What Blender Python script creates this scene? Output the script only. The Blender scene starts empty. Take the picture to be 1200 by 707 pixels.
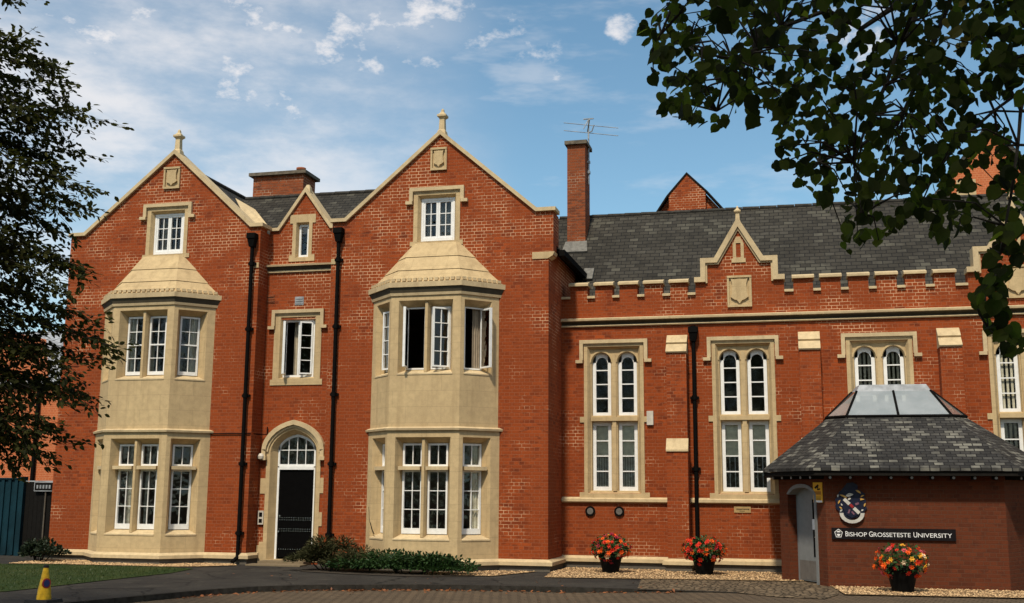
import bpy, bmesh, math, random
from mathutils import Vector, Matrix
from mathutils.geometry import tessellate_polygon
random.seed(7)
R = math.radians
SC = bpy.context.scene
COL = SC.collection

# ------------------------------------------------------------------ camera
CAM = Vector((0.0, -24.16, 1.70))
YAW, PITCH, ROLL, FPX = R(14.055), R(9.7255), R(0.4238), 1302.73
def cam_axes():
    f = Vector((-math.sin(YAW), math.cos(YAW), 0)); r = Vector((math.cos(YAW), math.sin(YAW), 0)); u = Vector((0, 0, 1))
    f2 = f*math.cos(PITCH) + u*math.sin(PITCH); u2 = u*math.cos(PITCH) - f*math.sin(PITCH)
    return r*math.cos(ROLL) + u2*math.sin(ROLL), u2*math.cos(ROLL) - r*math.sin(ROLL), f2
CR, CU, CF = cam_axes()
cd = bpy.data.cameras.new('camera'); cd.sensor_width = 36; cd.lens = FPX/1200*36; cd.clip_start = .05; cd.clip_end = 2000
cam = bpy.data.objects.new('camera', cd); COL.objects.link(cam)
m = Matrix((CR, CU, -CF)).transposed().to_4x4(); m.translation = CAM; cam.matrix_world = m
SC.camera = cam
def raydir(px, py): return (CR*((px-600)/FPX) - CU*((py-353.5)/FPX) + CF)
def at(px, py, dist):
    d = raydir(px, py); return CAM + d*dist          # dist = metres along the view axis

# ------------------------------------------------------------------ light and sky
SUN_EL, SUN_AZ = R(54), R(185)       # azimuth measured from +Y clockwise: behind the camera, to the left
SUNDIR = Vector((math.sin(SUN_AZ)*math.cos(SUN_EL), math.cos(SUN_AZ)*math.cos(SUN_EL), math.sin(SUN_EL)))
W = bpy.data.worlds.new('World'); SC.world = W; W.use_nodes = True
SC.view_settings.view_transform = 'Standard'; SC.view_settings.look = 'None'
SC.view_settings.gamma = 1; SC.view_settings.use_curve_mapping = False
SC.view_settings.exposure = 0.0
sl = bpy.data.lights.new('sun', 'SUN'); sl.energy = 3.9; sl.angle = R(4); sl.color = (1, .90, .74)
so = bpy.data.objects.new('sun', sl); COL.objects.link(so); so.location = (0, -30, 40)
so.rotation_euler = SUNDIR.to_track_quat('Z', 'Y').to_euler()

class NT:
    """small node-building helper"""
    def __init__(s, tree): s.t = tree; s.n = tree.nodes; s.l = tree.links
    def __call__(s, typ, ins=None, **kw):
        n = s.n.new(typ)
        for k, v in kw.items(): setattr(n, k, v)
        for k, v in (ins or {}).items():
            if isinstance(v, bpy.types.NodeSocket): s.l.new(v, n.inputs[k])
            else: n.inputs[k].default_value = v
        return n
    def math(s, op, a, b=0.0, c=0.0, clamp=False): return s('ShaderNodeMath', {0: a, 1: b, 2: c}, operation=op, use_clamp=clamp).outputs[0]
    def vec(s, op, a, b=(0, 0, 0)):
        n = s('ShaderNodeVectorMath', {0: a, 1: b}, operation=op)
        return n.outputs['Value'] if op in ('DOT_PRODUCT', 'LENGTH') else n.outputs[0]
    def mix(s, fac, a, b, blend='MIX'):
        n = s('ShaderNodeMix', data_type='RGBA', blend_type=blend)
        for i, v in ((0, fac), (6, a), (7, b)):
            if isinstance(v, bpy.types.NodeSocket): s.l.new(v, n.inputs[i])
            else: n.inputs[i].default_value = (*v, 1) if isinstance(v, tuple) and len(v) == 3 else v
        return n.outputs[2]
    def ramp(s, v, a, b, x=0.0, y=1.0):
        return s('ShaderNodeMapRange', {0: v, 1: a, 2: b, 3: x, 4: y}, interpolation_type='SMOOTHSTEP').outputs[0]
    def noise(s, vec, scale, detail=3, rough=.55, dim='3D'):
        return s('ShaderNodeTexNoise', {'Vector': vec, 'Scale': scale, 'Detail': detail, 'Roughness': rough}, noise_dimensions=dim).outputs[0]

def make_world():
    W.node_tree.nodes.clear(); k = NT(W.node_tree)
    sky = k('ShaderNodeTexSky', sky_type='NISHITA', sun_disc=False, sun_elevation=SUN_EL, sun_rotation=SUN_AZ,
            air_density=1.0, dust_density=0.8, ozone_density=1.2, altitude=50)
    d = k('ShaderNodeTexCoord').outputs['Generated']
    wob = k.noise(d, 9.0, 4)
    # little cumulus puffs, each round its own direction in the sky
    puffs = [(285, 22, .035), (330, 40, .035), (395, 20, .04), (425, 38, .03), (455, 40, .02), (345, 110, .026), (305, 92, .03), (270, 60, .035),
             (380, 62, .022), (430, 78, .02), (462, 86, .02), (510, 30, .03), (548, 12, .025), (510, 6, .03), (590, 55, .022), (605, 50, .016), (640, 55, .016),
             (648, 72, .013), (731, 32, .011), (1010, 35, .03), (130, 20, .04)]
    tot = None
    for i, (x, y, rad) in enumerate(puffs):
        c = raydir(x, y).normalized()
        dd = k.vec('DOT_PRODUCT', d, tuple(c))
        v = k.ramp(dd, math.cos(rad*1.9), math.cos(rad*.15))
        tot = v if tot is None else k.math('MAXIMUM', tot, v)
    n1 = k.noise(k.vec('MULTIPLY', d, (1, 1, 1.7)), 26.0, 6, .62)
    puff = k.math('MULTIPLY', k.ramp(k.math('ADD', tot, k.math('MULTIPLY', k.math('SUBTRACT', n1, .5), 3.4)), .78, 1.75), k.ramp(tot, .03, .3))
    # thin veil, thicker towards the left of the building
    lf = raydir(140, 150).normalized()
    veil_zone = k.ramp(k.vec('DOT_PRODUCT', d, tuple(lf)), math.cos(.36), math.cos(.02))
    n2 = k.noise(k.vec('MULTIPLY', d, (1, 1, 2.6)), 6.5, 6, .6)
    veil = k.math('MULTIPLY', k.ramp(n2, .36, .68, .25, 1.0), veil_zone)
    n3 = k.noise(k.vec('MULTIPLY', d, (1, 1, 4.0)), 7.0, 5, .6)
    streak = k.math('MULTIPLY', k.ramp(n3, .52, .75), .28)
    lowband = raydir(430, 175).normalized()
    streak = k.math('MULTIPLY', streak, k.ramp(k.vec('DOT_PRODUCT', d, tuple(lowband)), math.cos(.6), 1.0))
    dback = k.math('MULTIPLY', k.ramp(k.vec('DOT_PRODUCT', d, (0, -1, 0)), -.15, .35), k.ramp(k.noise(d, 2.2, 5), .40, .65, .1, .7))  # unseen cloud cover added behind the camera to whiten the fill light
    cov = k.math('MAXIMUM', k.math('MULTIPLY', k.math('MAXIMUM', puff, dback), .80), k.math('MAXIMUM', k.math('MULTIPLY', veil, .74), streak))
    blue = k.vec('MULTIPLY', sky.outputs[0], (.86, 1.06, 1.0))
    col = k.mix(cov, blue, (6.9, 6.55, 6.4))
    bg = k('ShaderNodeBackground', {'Color': col, 'Strength': .145})
    k('ShaderNodeOutputWorld', {'Surface': bg.outputs[0]})
make_world()

# ------------------------------------------------------------------ materials
MATS = {}
def newmat(name):
    m = bpy.data.materials.new(name); m.use_nodes = True; m.node_tree.nodes.clear(); MATS[name] = m
    return m, NT(m.node_tree)
def finish(k, bsdf): k('ShaderNodeOutputMaterial', {'Surface': bsdf})
def surf_uv(k):
    g = k('ShaderNodeNewGeometry')
    nrm = g.outputs['True Normal']
    t = k.vec('NORMALIZE', k.vec('CROSS_PRODUCT', (0, 0, 1), nrm)); b = k.vec('CROSS_PRODUCT', nrm, t)
    u = k.vec('DOT_PRODUCT', g.outputs['Position'], t); v = k.vec('DOT_PRODUCT', g.outputs['Position'], b)
    c = k('ShaderNodeCombineXYZ', {0: u, 1: v}).outputs[0]
    return c, g.outputs['Position'], u, v
def pbsdf(k, col, rough=.8, bump=None, bstr=.3, spec=.3, metal=0.0, bdist=.01):
    ins = {'Base Color': col if isinstance(col, bpy.types.NodeSocket) else (*col, 1), 'Roughness': rough, 'Specular IOR Level': spec, 'Metallic': metal}
    if bump is not None: ins['Normal'] = k('ShaderNodeBump', {'Height': bump, 'Strength': bstr, 'Distance': bdist}).outputs[0]
    return k('ShaderNodeBsdfPrincipled', ins).outputs[0]
def plain(name, col, rough=.6, spec=.3, metal=0.0, var=.12, scale=9.0):
    m, k = newmat(name); p = k('ShaderNodeNewGeometry').outputs['Position']
    n = k.noise(p, scale, 4)
    c = k.mix(k.ramp(n, .3, .7), tuple(x*(1-var) for x in col), tuple(x*(1+var) for x in col))
    finish(k, pbsdf(k, c, k.ramp(k.noise(p, scale*2.1, 3), .3, .7, max(.02, rough-.08), min(1, rough+.08)), spec=spec, metal=metal)); return m

def brick(name, c1, c2, dark, mortar, pale, patch_lo, patch_hi, bw=.232, rh=.0765, soot=.75, height=None, burnt=(.58, .70, .55)):
    m, k = newmat(name); uv, pos, u, v = surf_uv(k)
    wob = k('ShaderNodeTexNoise', {'Vector': pos, 'Scale': 5.0, 'Detail': 2.0}).outputs[1]
    uvw = k.vec('ADD', uv, k.vec('MULTIPLY', k.vec('SUBTRACT', wob, (.5, .5, .5)), (.02, .012, 0)))
    kw = dict(offset=.5, offset_frequency=2, squash=.5, squash_frequency=2)
    b = k('ShaderNodeTexBrick', {'Vector': uvw, 'Color1': (0, 0, 0, 1), 'Color2': (1, 1, 1, 1), 'Mortar': (.5, .5, .5, 1), 'Scale': 1.0, 'Mortar Size': .0062,
                                 'Mortar Smooth': .25, 'Bias': 0.0, 'Brick Width': bw, 'Row Height': rh}, **kw)
    rnd = b.outputs['Color']; fac = b.outputs['Fac']
    n_big = k.noise(pos, .55, 4); n_mid = k.noise(pos, 2.3, 4); n_fine = k.noise(pos, 38.0, 3)
    base = k.mix(rnd, c1, c2)
    base = k.mix(k.ramp(n_mid, .35, .7), base, k.mix(rnd, tuple(x*.72 for x in c1), tuple(x*.88 for x in c1)))
    # scattered dark (over-burnt) bricks
    dk = k.math('MULTIPLY', k.ramp(k.noise(k.vec('MULTIPLY', uv, (4.3, 13.0, 1)), 1.0, 1), burnt[0], burnt[1]), burnt[2])
    base = k.mix(dk, base, dark)
    base = k.mix(k.ramp(n_big, .35, .68, 0, soot), base, tuple(x*.62 for x in c1))
    base = k.mix(k.ramp(n_fine, .3, .7, 0, .45), base, tuple(x*.6 for x in c1))
    # mortar: mostly red-brown, pale where it was repointed
    pn = k.noise(k.vec('MULTIPLY', pos, (1, 1, 1.5)), .9, 5, .65)
    if height is not None:
        pn = k.math('ADD', pn, k.ramp(k('ShaderNodeSeparateXYZ', {0: pos}).outputs[2], height[0], height[1], 0, height[2]))
    mort = k.mix(k.ramp(pn, patch_lo, patch_hi), mortar, pale)
    col = k.mix(fac, base, mort)
    hgt = k.math('SUBTRACT', k.math('ADD', k.math('MULTIPLY', n_fine, .35), k.math('MULTIPLY', rnd, .2)), fac)
    finish(k, pbsdf(k, col, .88, hgt, .55, spec=.2, bdist=.008)); return m
brick('brick', (.385, .074, .015), (.115, .021, .008), (.045, .016, .010), (.28, .088, .038), (.72, .43, .25), .53, .72, height=(3.0, 9.0, .12))
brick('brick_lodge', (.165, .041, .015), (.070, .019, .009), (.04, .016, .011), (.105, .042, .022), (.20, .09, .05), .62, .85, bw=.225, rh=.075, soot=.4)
brick('brick_far', (.62, .17, .06), (.52, .13, .045), (.4, .11, .05), (.62, .26, .13), (.7, .4, .25), .6, .8, soot=.2)
brick('brick_chimney', (.38, .095, .030), (.19, .044, .016), (.05, .024, .018), (.20, .09, .05), (.5, .33, .22), .50, .66, soot=.9, burnt=(.46, .58, .9))

def stone(name, c, joints=True, dirty=.35):
    m, k = newmat(name); uv, pos, u, v = surf_uv(k)
    n1 = k.noise(pos, 1.1, 5); n2 = k.noise(pos, 7.0, 5, .65); n3 = k.noise(pos, 60.0, 2)
    col = k.mix(k.ramp(n2, .3, .72), c, tuple(x*.78 for x in c))
    col = k.mix(k.ramp(n1, .4, .7, 0, dirty), col, (c[0]*.62, c[1]*.60, c[2]*.62))
    st = k.noise(k.vec('MULTIPLY', pos, (6, 6, .5)), 1.0, 4)      # rain streaks
    col = k.mix(k.ramp(st, .5, .72, 0, .5), col, (c[0]*.55, c[1]*.52, c[2]*.5))
    col = k.mix(k.ramp(n3, .35, .65, 0, .22), col, tuple(min(1, x*1.15) for x in c))
    hg = k.math('ADD', n2, k.math('MULTIPLY', n3, .5))
    if joints:
        b = k('ShaderNodeTexBrick', {'Vector': uv, 'Color1': (0, 0, 0, 1), 'Color2': (1, 1, 1, 1), 'Mortar': (.5, .5, .5, 1), 'Scale': 1.0, 'Mortar Size': .004,
                                     'Mortar Smooth': .4, 'Brick Width': .83, 'Row Height': .355}, offset=.37, offset_frequency=2, squash=1.0)
        col = k.mix(k.math('MULTIPLY', b.outputs['Color'], .16), col, tuple(x*.75 for x in c))
        col = k.mix(k.math('MULTIPLY', b.outputs['Fac'], .6), col, tuple(x*.5 for x in c))
        hg = k.math('SUBTRACT', hg, b.outputs['Fac'])
    finish(k, pbsdf(k, col, .9, hg, .22, spec=.2)); return m
stone('stone', (.58, .425, .228))
stone('stone_trim', (.62, .475, .275), joints=False, dirty=.55)
stone('stone_step', (.22, .165, .10), joints=False)
stone('stone_grime_shade', (.085, .070, .045), joints=False)  # black crust plus the shade under the cornices, put into the colour
stone('stone_grey', (.13, .11, .085), joints=True)

def slate(name, cols, bw, rh, lichen, lich_lo, lich_hi):
    m, k = newmat(name); uv, pos, u, v = surf_uv(k)
    wob = k('ShaderNodeTexNoise', {'Vector': pos, 'Scale': 4.0, 'Detail': 2.0}).outputs[1]
    uvw = k.vec('ADD', uv, k.vec('MULTIPLY', k.vec('SUBTRACT', wob, (.5, .5, .5)), (.03, .035, 0)))
    b = k('ShaderNodeTexBrick', {'Vector': uvw, 'Color1': (0, 0, 0, 1), 'Color2': (1, 1, 1, 1), 'Mortar': (.3, .3, .3, 1), 'Scale': 1.0, 'Mortar Size': .010,
                                 'Mortar Smooth': .3, 'Brick Width': bw, 'Row Height': rh}, offset=.5, offset_frequency=2, squash=1.0)
    rnd = b.outputs['Color']
    n1 = k.noise(pos, .9, 4); n2 = k.noise(pos, 5.0, 4); n3 = k.noise(k.vec('MULTIPLY', uv, (3.1, 6.1, 1)), 1.0, 2)
    col = k.mix(rnd, cols[0], cols[1])
    col = k.mix(k.ramp(n2, .35, .7), col, cols[2])
    col = k.mix(k.ramp(n1, .35, .7, 0, .5), col, tuple(x*.6 for x in cols[0]))
    lm = k.ramp(k.math('ADD', k.math('MULTIPLY', k.noise(pos, 1.6, 3), .85), k.math('MULTIPLY', rnd, .36)), lich_lo, lich_hi+.02)
    col = k.mix(lm, col, lichen)
    col = k.mix(k.math('MULTIPLY', b.outputs['Fac'], .85), col, (.012, .012, .013))
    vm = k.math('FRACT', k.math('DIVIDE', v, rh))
    col = k.mix(k.ramp(vm, .0, .16, .75, 0), col, (.010, .009, .008))  # slate edge and its shadow, painted as a dark line per course
    hg = k.math('SUBTRACT', k.math('ADD', k.math('MULTIPLY', rnd, .5), k.math('SUBTRACT', k.math('MULTIPLY', n2, .5), vm)), b.outputs['Fac'])
    finish(k, pbsdf(k, col, .75, hg, .7, spec=.12, bdist=.015)); return m
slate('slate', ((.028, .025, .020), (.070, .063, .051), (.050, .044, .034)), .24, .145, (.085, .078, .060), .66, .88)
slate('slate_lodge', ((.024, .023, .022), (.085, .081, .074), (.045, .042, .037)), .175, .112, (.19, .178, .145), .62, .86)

plain('ridge_grey', (.040, .036, .030), .8, spec=.15, var=.3)
plain('crest_white', (.50, .47, .42), .6)
plain('white_paint', (.80, .79, .76), .45, var=.05)
plain('black_iron', (.005, .0045, .004), .7, spec=.05)
plain('black_door', (.003, .0028, .0028), .7, spec=.03)
plain('lead', (.30, .31, .32), .5, var=.3, scale=5)
plain('flash_lead', (.15, .14, .12), .7, var=.25)
plain('grey_paint', (.20, .205, .20), .5, var=.06)
plain('grey_kick', (.14, .125, .11), .5)
plain('steel', (.6, .6, .6), .3, metal=1.0)
plain('interior', (.16, .13, .10), .9)
plain('curtain_cloth', (.62, .55, .42), .9)
plain('blind_cloth', (.84, .77, .60), .85)
plain('blind_slat', (.52, .49, .42), .8)
plain('slat_brown', (.30, .24, .17), .8)
plain('pot_black', (.005, .005, .005), .6, spec=.1)
plain('teal_metal', (.004, .024, .034), .7, spec=.15, var=.25, scale=2)
plain('gate_dark', (.008, .007, .006), .8, spec=.1)
plain('sign_black', (.008, .006, .007), .5, spec=.15)
plain('sign_white', (.80, .78, .76), .5, var=.03)
plain('sign_yellow', (.80, .42, .03), .5, var=.05)
plain('sign_orange', (.62, .25, .02), .5, var=.05)
plain('brass', (.42, .27, .11), .45, spec=.4)
plain('brass_dark', (.06, .045, .02), .6)
plain('gold', (.50, .28, .07), .4)
plain('navy', (.010, .012, .030), .4)
plain('crest_red', (.30, .02, .02), .5)
plain('crest_mauve', (.16, .07, .10), .5)
plain('cone_yellow', (.62, .36, .015), .5, var=.2, scale=18)
plain('cone_red', (.30, .02, .015), .5)
plain('cone_blue', (.02, .03, .12), .5)
plain('terracotta', (.40, .13, .06), .8)
plain('cap_stone', (.13, .105, .075), .9, var=.3)
plain('bark', (.022, .018, .013), .95, var=.4, scale=20)
plain('wood_dark', (.012, .010, .008), .85, spec=.1)
plain('bracket_end', (.30, .28, .27), .7)
plain('kerb_stone', (.034, .030, .025), .95, spec=.05, var=.3)
plain('rubber', (.015, .015, .015), .8)
plain('plastic_pale', (.55, .50, .42), .5)
for nm, c in dict(bloom_red=(.60, .025, .008), bloom_orange=(.78, .10, .006), bloom_pink=(.60, .09, .10), bloom_yellow=(.80, .40, .03), bloom_cream=(.80, .62, .40), bloom_crimson=(.30, .012, .03)).items():
    plain(nm, c, .6, var=.2, scale=60)

def glass_mat():
    m, k = newmat('glass')
    fr = k('ShaderNodeFresnel', {'IOR': 1.5}).outputs[0]
    tr = k('ShaderNodeBsdfTransparent', {'Color': (.88, .90, .88, 1)}).outputs[0]
    wv = k.noise(k('ShaderNodeNewGeometry').outputs['Position'], 3.2, 2)
    nb = k('ShaderNodeBump', {'Height': wv, 'Strength': .35, 'Distance': .06}).outputs[0]
    g = k('ShaderNodeBsdfGlossy', {'Color': (.9, .9, .9, 1), 'Roughness': .02, 'Normal': nb}).outputs[0]
    finish(k, k('ShaderNodeMixShader', {0: k.math('MULTIPLY', fr, 1.1), 1: tr, 2: g}).outputs[0])
    m, k = newmat('roof_glass')      # pale, half-clear skylight glass
    p = k('ShaderNodeNewGeometry').outputs['Position']
    fr = k('ShaderNodeFresnel', {'IOR': 1.6}).outputs[0]
    n = k.noise(p, 2.5, 4)
    d = pbsdf(k, k.mix(k.ramp(n, .3, .7), (.48, .50, .46), (.60, .61, .57)), .25, spec=.6)
    tr = k('ShaderNodeBsdfTransparent', {'Color': (.6, .65, .64, 1)}).outputs[0]
    a = k('ShaderNodeMixShader', {0: .62, 1: tr, 2: d}).outputs[0]
    g = k('ShaderNodeBsdfGlossy', {'Color': (.9, .9, .9, 1), 'Roughness': .05}).outputs[0]
    finish(k, k('ShaderNodeMixShader', {0: k.math('ADD', k.math('MULTIPLY', fr, 1.2), .12), 1: a, 2: g}).outputs[0])
glass_mat()

def leaf_mat(name, c1, c2, trans, tcol, rough=.5, tcol2=None):
    m, k = newmat(name); g = k('ShaderNodeNewGeometry')
    rnd = g.outputs['Random Per Island']
    col = k.mix(rnd, c1, c2)
    d = pbsdf(k, col, rough, spec=.12 if rough > .6 else .3)
    t = k('ShaderNodeBsdfTranslucent', {'Color': k.mix(k.math('POWER', rnd, 1.8) if tcol2 else rnd, tcol, tcol2 or tuple(x*.5 for x in tcol))}).outputs[0]
    finish(k, k('ShaderNodeMixShader', {0: trans, 1: d, 2: t}).outputs[0]); return m
leaf_mat('leaf_lime', (.009, .012, .004), (.026, .034, .007), .55, (.020, .030, .004), .75, (.17, .24, .02))
leaf_mat('leaf_yellowed', (.16, .13, .02), (.10, .10, .02), .4, (.2, .16, .02))
leaf_mat('leaf_beech', (.014, .020, .007), (.070, .068, .018), .35, (.09, .10, .016), .75)
leaf_mat('leaf_ivy', (.012, .034, .009), (.036, .075, .018), .2, (.05, .10, .02))
leaf_mat('leaf_heather', (.085, .078, .034), (.050, .054, .022), .2, (.08, .08, .03), .75)
leaf_mat('leaf_laurel', (.014, .024, .012), (.040, .055, .030), .2, (.03, .05, .02))
leaf_mat('leaf_flower', (.015, .050, .012), (.035, .085, .02), .2, (.05, .1, .02))
leaf_mat('leaf_fallen', (.30, .10, .03), (.16, .055, .02), .1, (.2, .08, .02))
leaf_mat('blade', (.026, .048, .010), (.052, .068, .016), .2, (.06, .11, .02))
leaf_mat('leaf_wood', (.022, .034, .012), (.035, .05, .016), .2, (.03, .05, .012))
leaf_mat('pebble', (.72, .49, .26), (.34, .20, .10), 0.0, (.1, .1, .1), .9)

def ground_mats():
    m, k = newmat('asphalt'); p = k('ShaderNodeNewGeometry').outputs['Position']
    n1 = k.noise(p, .8, 5); n2 = k.noise(p, 90.0, 2); n3 = k.noise(p, 3.0, 5, .7)
    c = k.mix(k.ramp(n1, .35, .7), (.028, .025, .022), (.046, .041, .034))
    c = k.mix(k.ramp(n2, .5, .75, 0, .5), c, (.12, .11, .10)); c = k.mix(k.ramp(n3, .54, .70, 0, .6), c, (.085, .074, .058))
    cr = k('ShaderNodeTexVoronoi', {'Vector': k.vec('ADD', p, k.vec('MULTIPLY', k('ShaderNodeTexNoise', {'Vector': p, 'Scale': 2.5, 'Detail': 4.0}).outputs[1], (.5, .5, 0))), 'Scale': .55}, feature='DISTANCE_TO_EDGE').outputs[0]
    c = k.mix(k.ramp(cr, .0, .018, .8, 0), c, (.012, .011, .010))
    finish(k, pbsdf(k, c, .95, n2, .4, spec=.08))
    m, k = newmat('pavers'); p = k('ShaderNodeNewGeometry').outputs['Position']
    wob = k('ShaderNodeTexNoise', {'Vector': p, 'Scale': 3.0, 'Detail': 2.0}).outputs[1]
    pv = k.vec('ADD', k('ShaderNodeVectorRotate', {'Vector': p, 'Angle': R(28)}, rotation_type='Z_AXIS').outputs[0], k.vec('MULTIPLY', wob, (.03, .03, 0)))
    b = k('ShaderNodeTexBrick', {'Vector': pv, 'Color1': (0, 0, 0, 1), 'Color2': (1, 1, 1, 1), 'Mortar': (0, 0, 0, 1), 'Scale': 1.0, 'Mortar Size': .012, 'Mortar Smooth': .3,
                                 'Brick Width': .22, 'Row Height': .12})
    n1 = k.noise(p, 1.2, 5); n2 = k.noise(p, 60.0, 3)
    c = k.mix(b.outputs['Color'], (.150, .104, .064), (.105, .076, .050)); c = k.mix(k.ramp(n1, .35, .7, 0, .7), c, (.10, .074, .05))
    c = k.mix(k.ramp(n2, .4, .7, 0, .4), c, (.16, .125, .09)); c = k.mix(b.outputs['Fac'], c, (.025, .02, .016))
    finish(k, pbsdf(k, c, .95, k.math('SUBTRACT', n2, b.outputs['Fac']), .5, spec=.05))
    m, k = newmat('cobbles'); p = k('ShaderNodeNewGeometry').outputs['Position']
    vo = k('ShaderNodeTexVoronoi', {'Vector': k.vec('MULTIPLY', p, (1, .75, 1)), 'Scale': 8.5, 'Randomness': .75}, feature='DISTANCE_TO_EDGE').outputs[0]
    vc = k('ShaderNodeTexVoronoi', {'Vector': k.vec('MULTIPLY', p, (1, .75, 1)), 'Scale': 8.5, 'Randomness': .75}).outputs['Color']
    r = k('ShaderNodeSeparateColor', {0: vc}).outputs[0]; n1 = k.noise(p, 1.0, 4)
    c = k.mix(r, (.235, .170, .105), (.125, .092, .060)); c = k.mix(k.ramp(n1, .4, .7, 0, .5), c, (.13, .098, .066))
    c = k.mix(k.ramp(vo, .03, .12, .85, 0), c, (.022, .018, .013))
    finish(k, pbsdf(k, c, .95, k.ramp(vo, 0, .2), .8, spec=.06, bdist=.03))
    m, k = newmat('gravel'); p = k('ShaderNodeNewGeometry').outputs['Position']
    vo = k('ShaderNodeTexVoronoi', {'Vector': p, 'Scale': 34.0}); r = k('ShaderNodeSeparateColor', {0: vo.outputs['Color']}).outputs[0]
    c = k.mix(r, (.68, .45, .22), (.26, .15, .07)); c = k.mix(k.ramp(vo.outputs[0], .25, .55, 0, .85), c, (.06, .04, .025))
    finish(k, pbsdf(k, c, .9, k.math('SUBTRACT', 1.0, vo.outputs[0]), 1.0, spec=.2, bdist=.03))
    m, k = newmat('soil_grass'); p = k('ShaderNodeNewGeometry').outputs['Position']
    n1 = k.noise(p, 1.3, 5); n2 = k.noise(p, 25.0, 4)
    c = k.mix(k.ramp(n1, .35, .7), (.022, .040, .009), (.044, .056, .014)); c = k.mix(k.ramp(n2, .4, .7, 0, .5), c, (.018, .026, .008))
    finish(k, pbsdf(k, c, .95, n2, .6, spec=.1))
    m, k = newmat('earth'); p = k('ShaderNodeNewGeometry').outputs['Position']
    n1 = k.noise(p, 6, 5)
    finish(k, pbsdf(k, k.mix(n1, (.03, .022, .015), (.06, .045, .03)), .95, n1, .5))
ground_mats()

# ------------------------------------------------------------------ mesh building
Z = Vector((0, 0, 1))
class F:
    """a vertical face frame: s runs along d, z is height, t is the distance out of the face"""
    def __init__(self, o, d):
        self.o = Vector(o); self.d = Vector(d).normalized(); self.n = self.d.cross(Z)
    def p(self, s, z, t=0.0): return self.o + self.d*s + self.n*t + Z*z
def front(y): return F((0, y, 0), (1, 0, 0))

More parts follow.
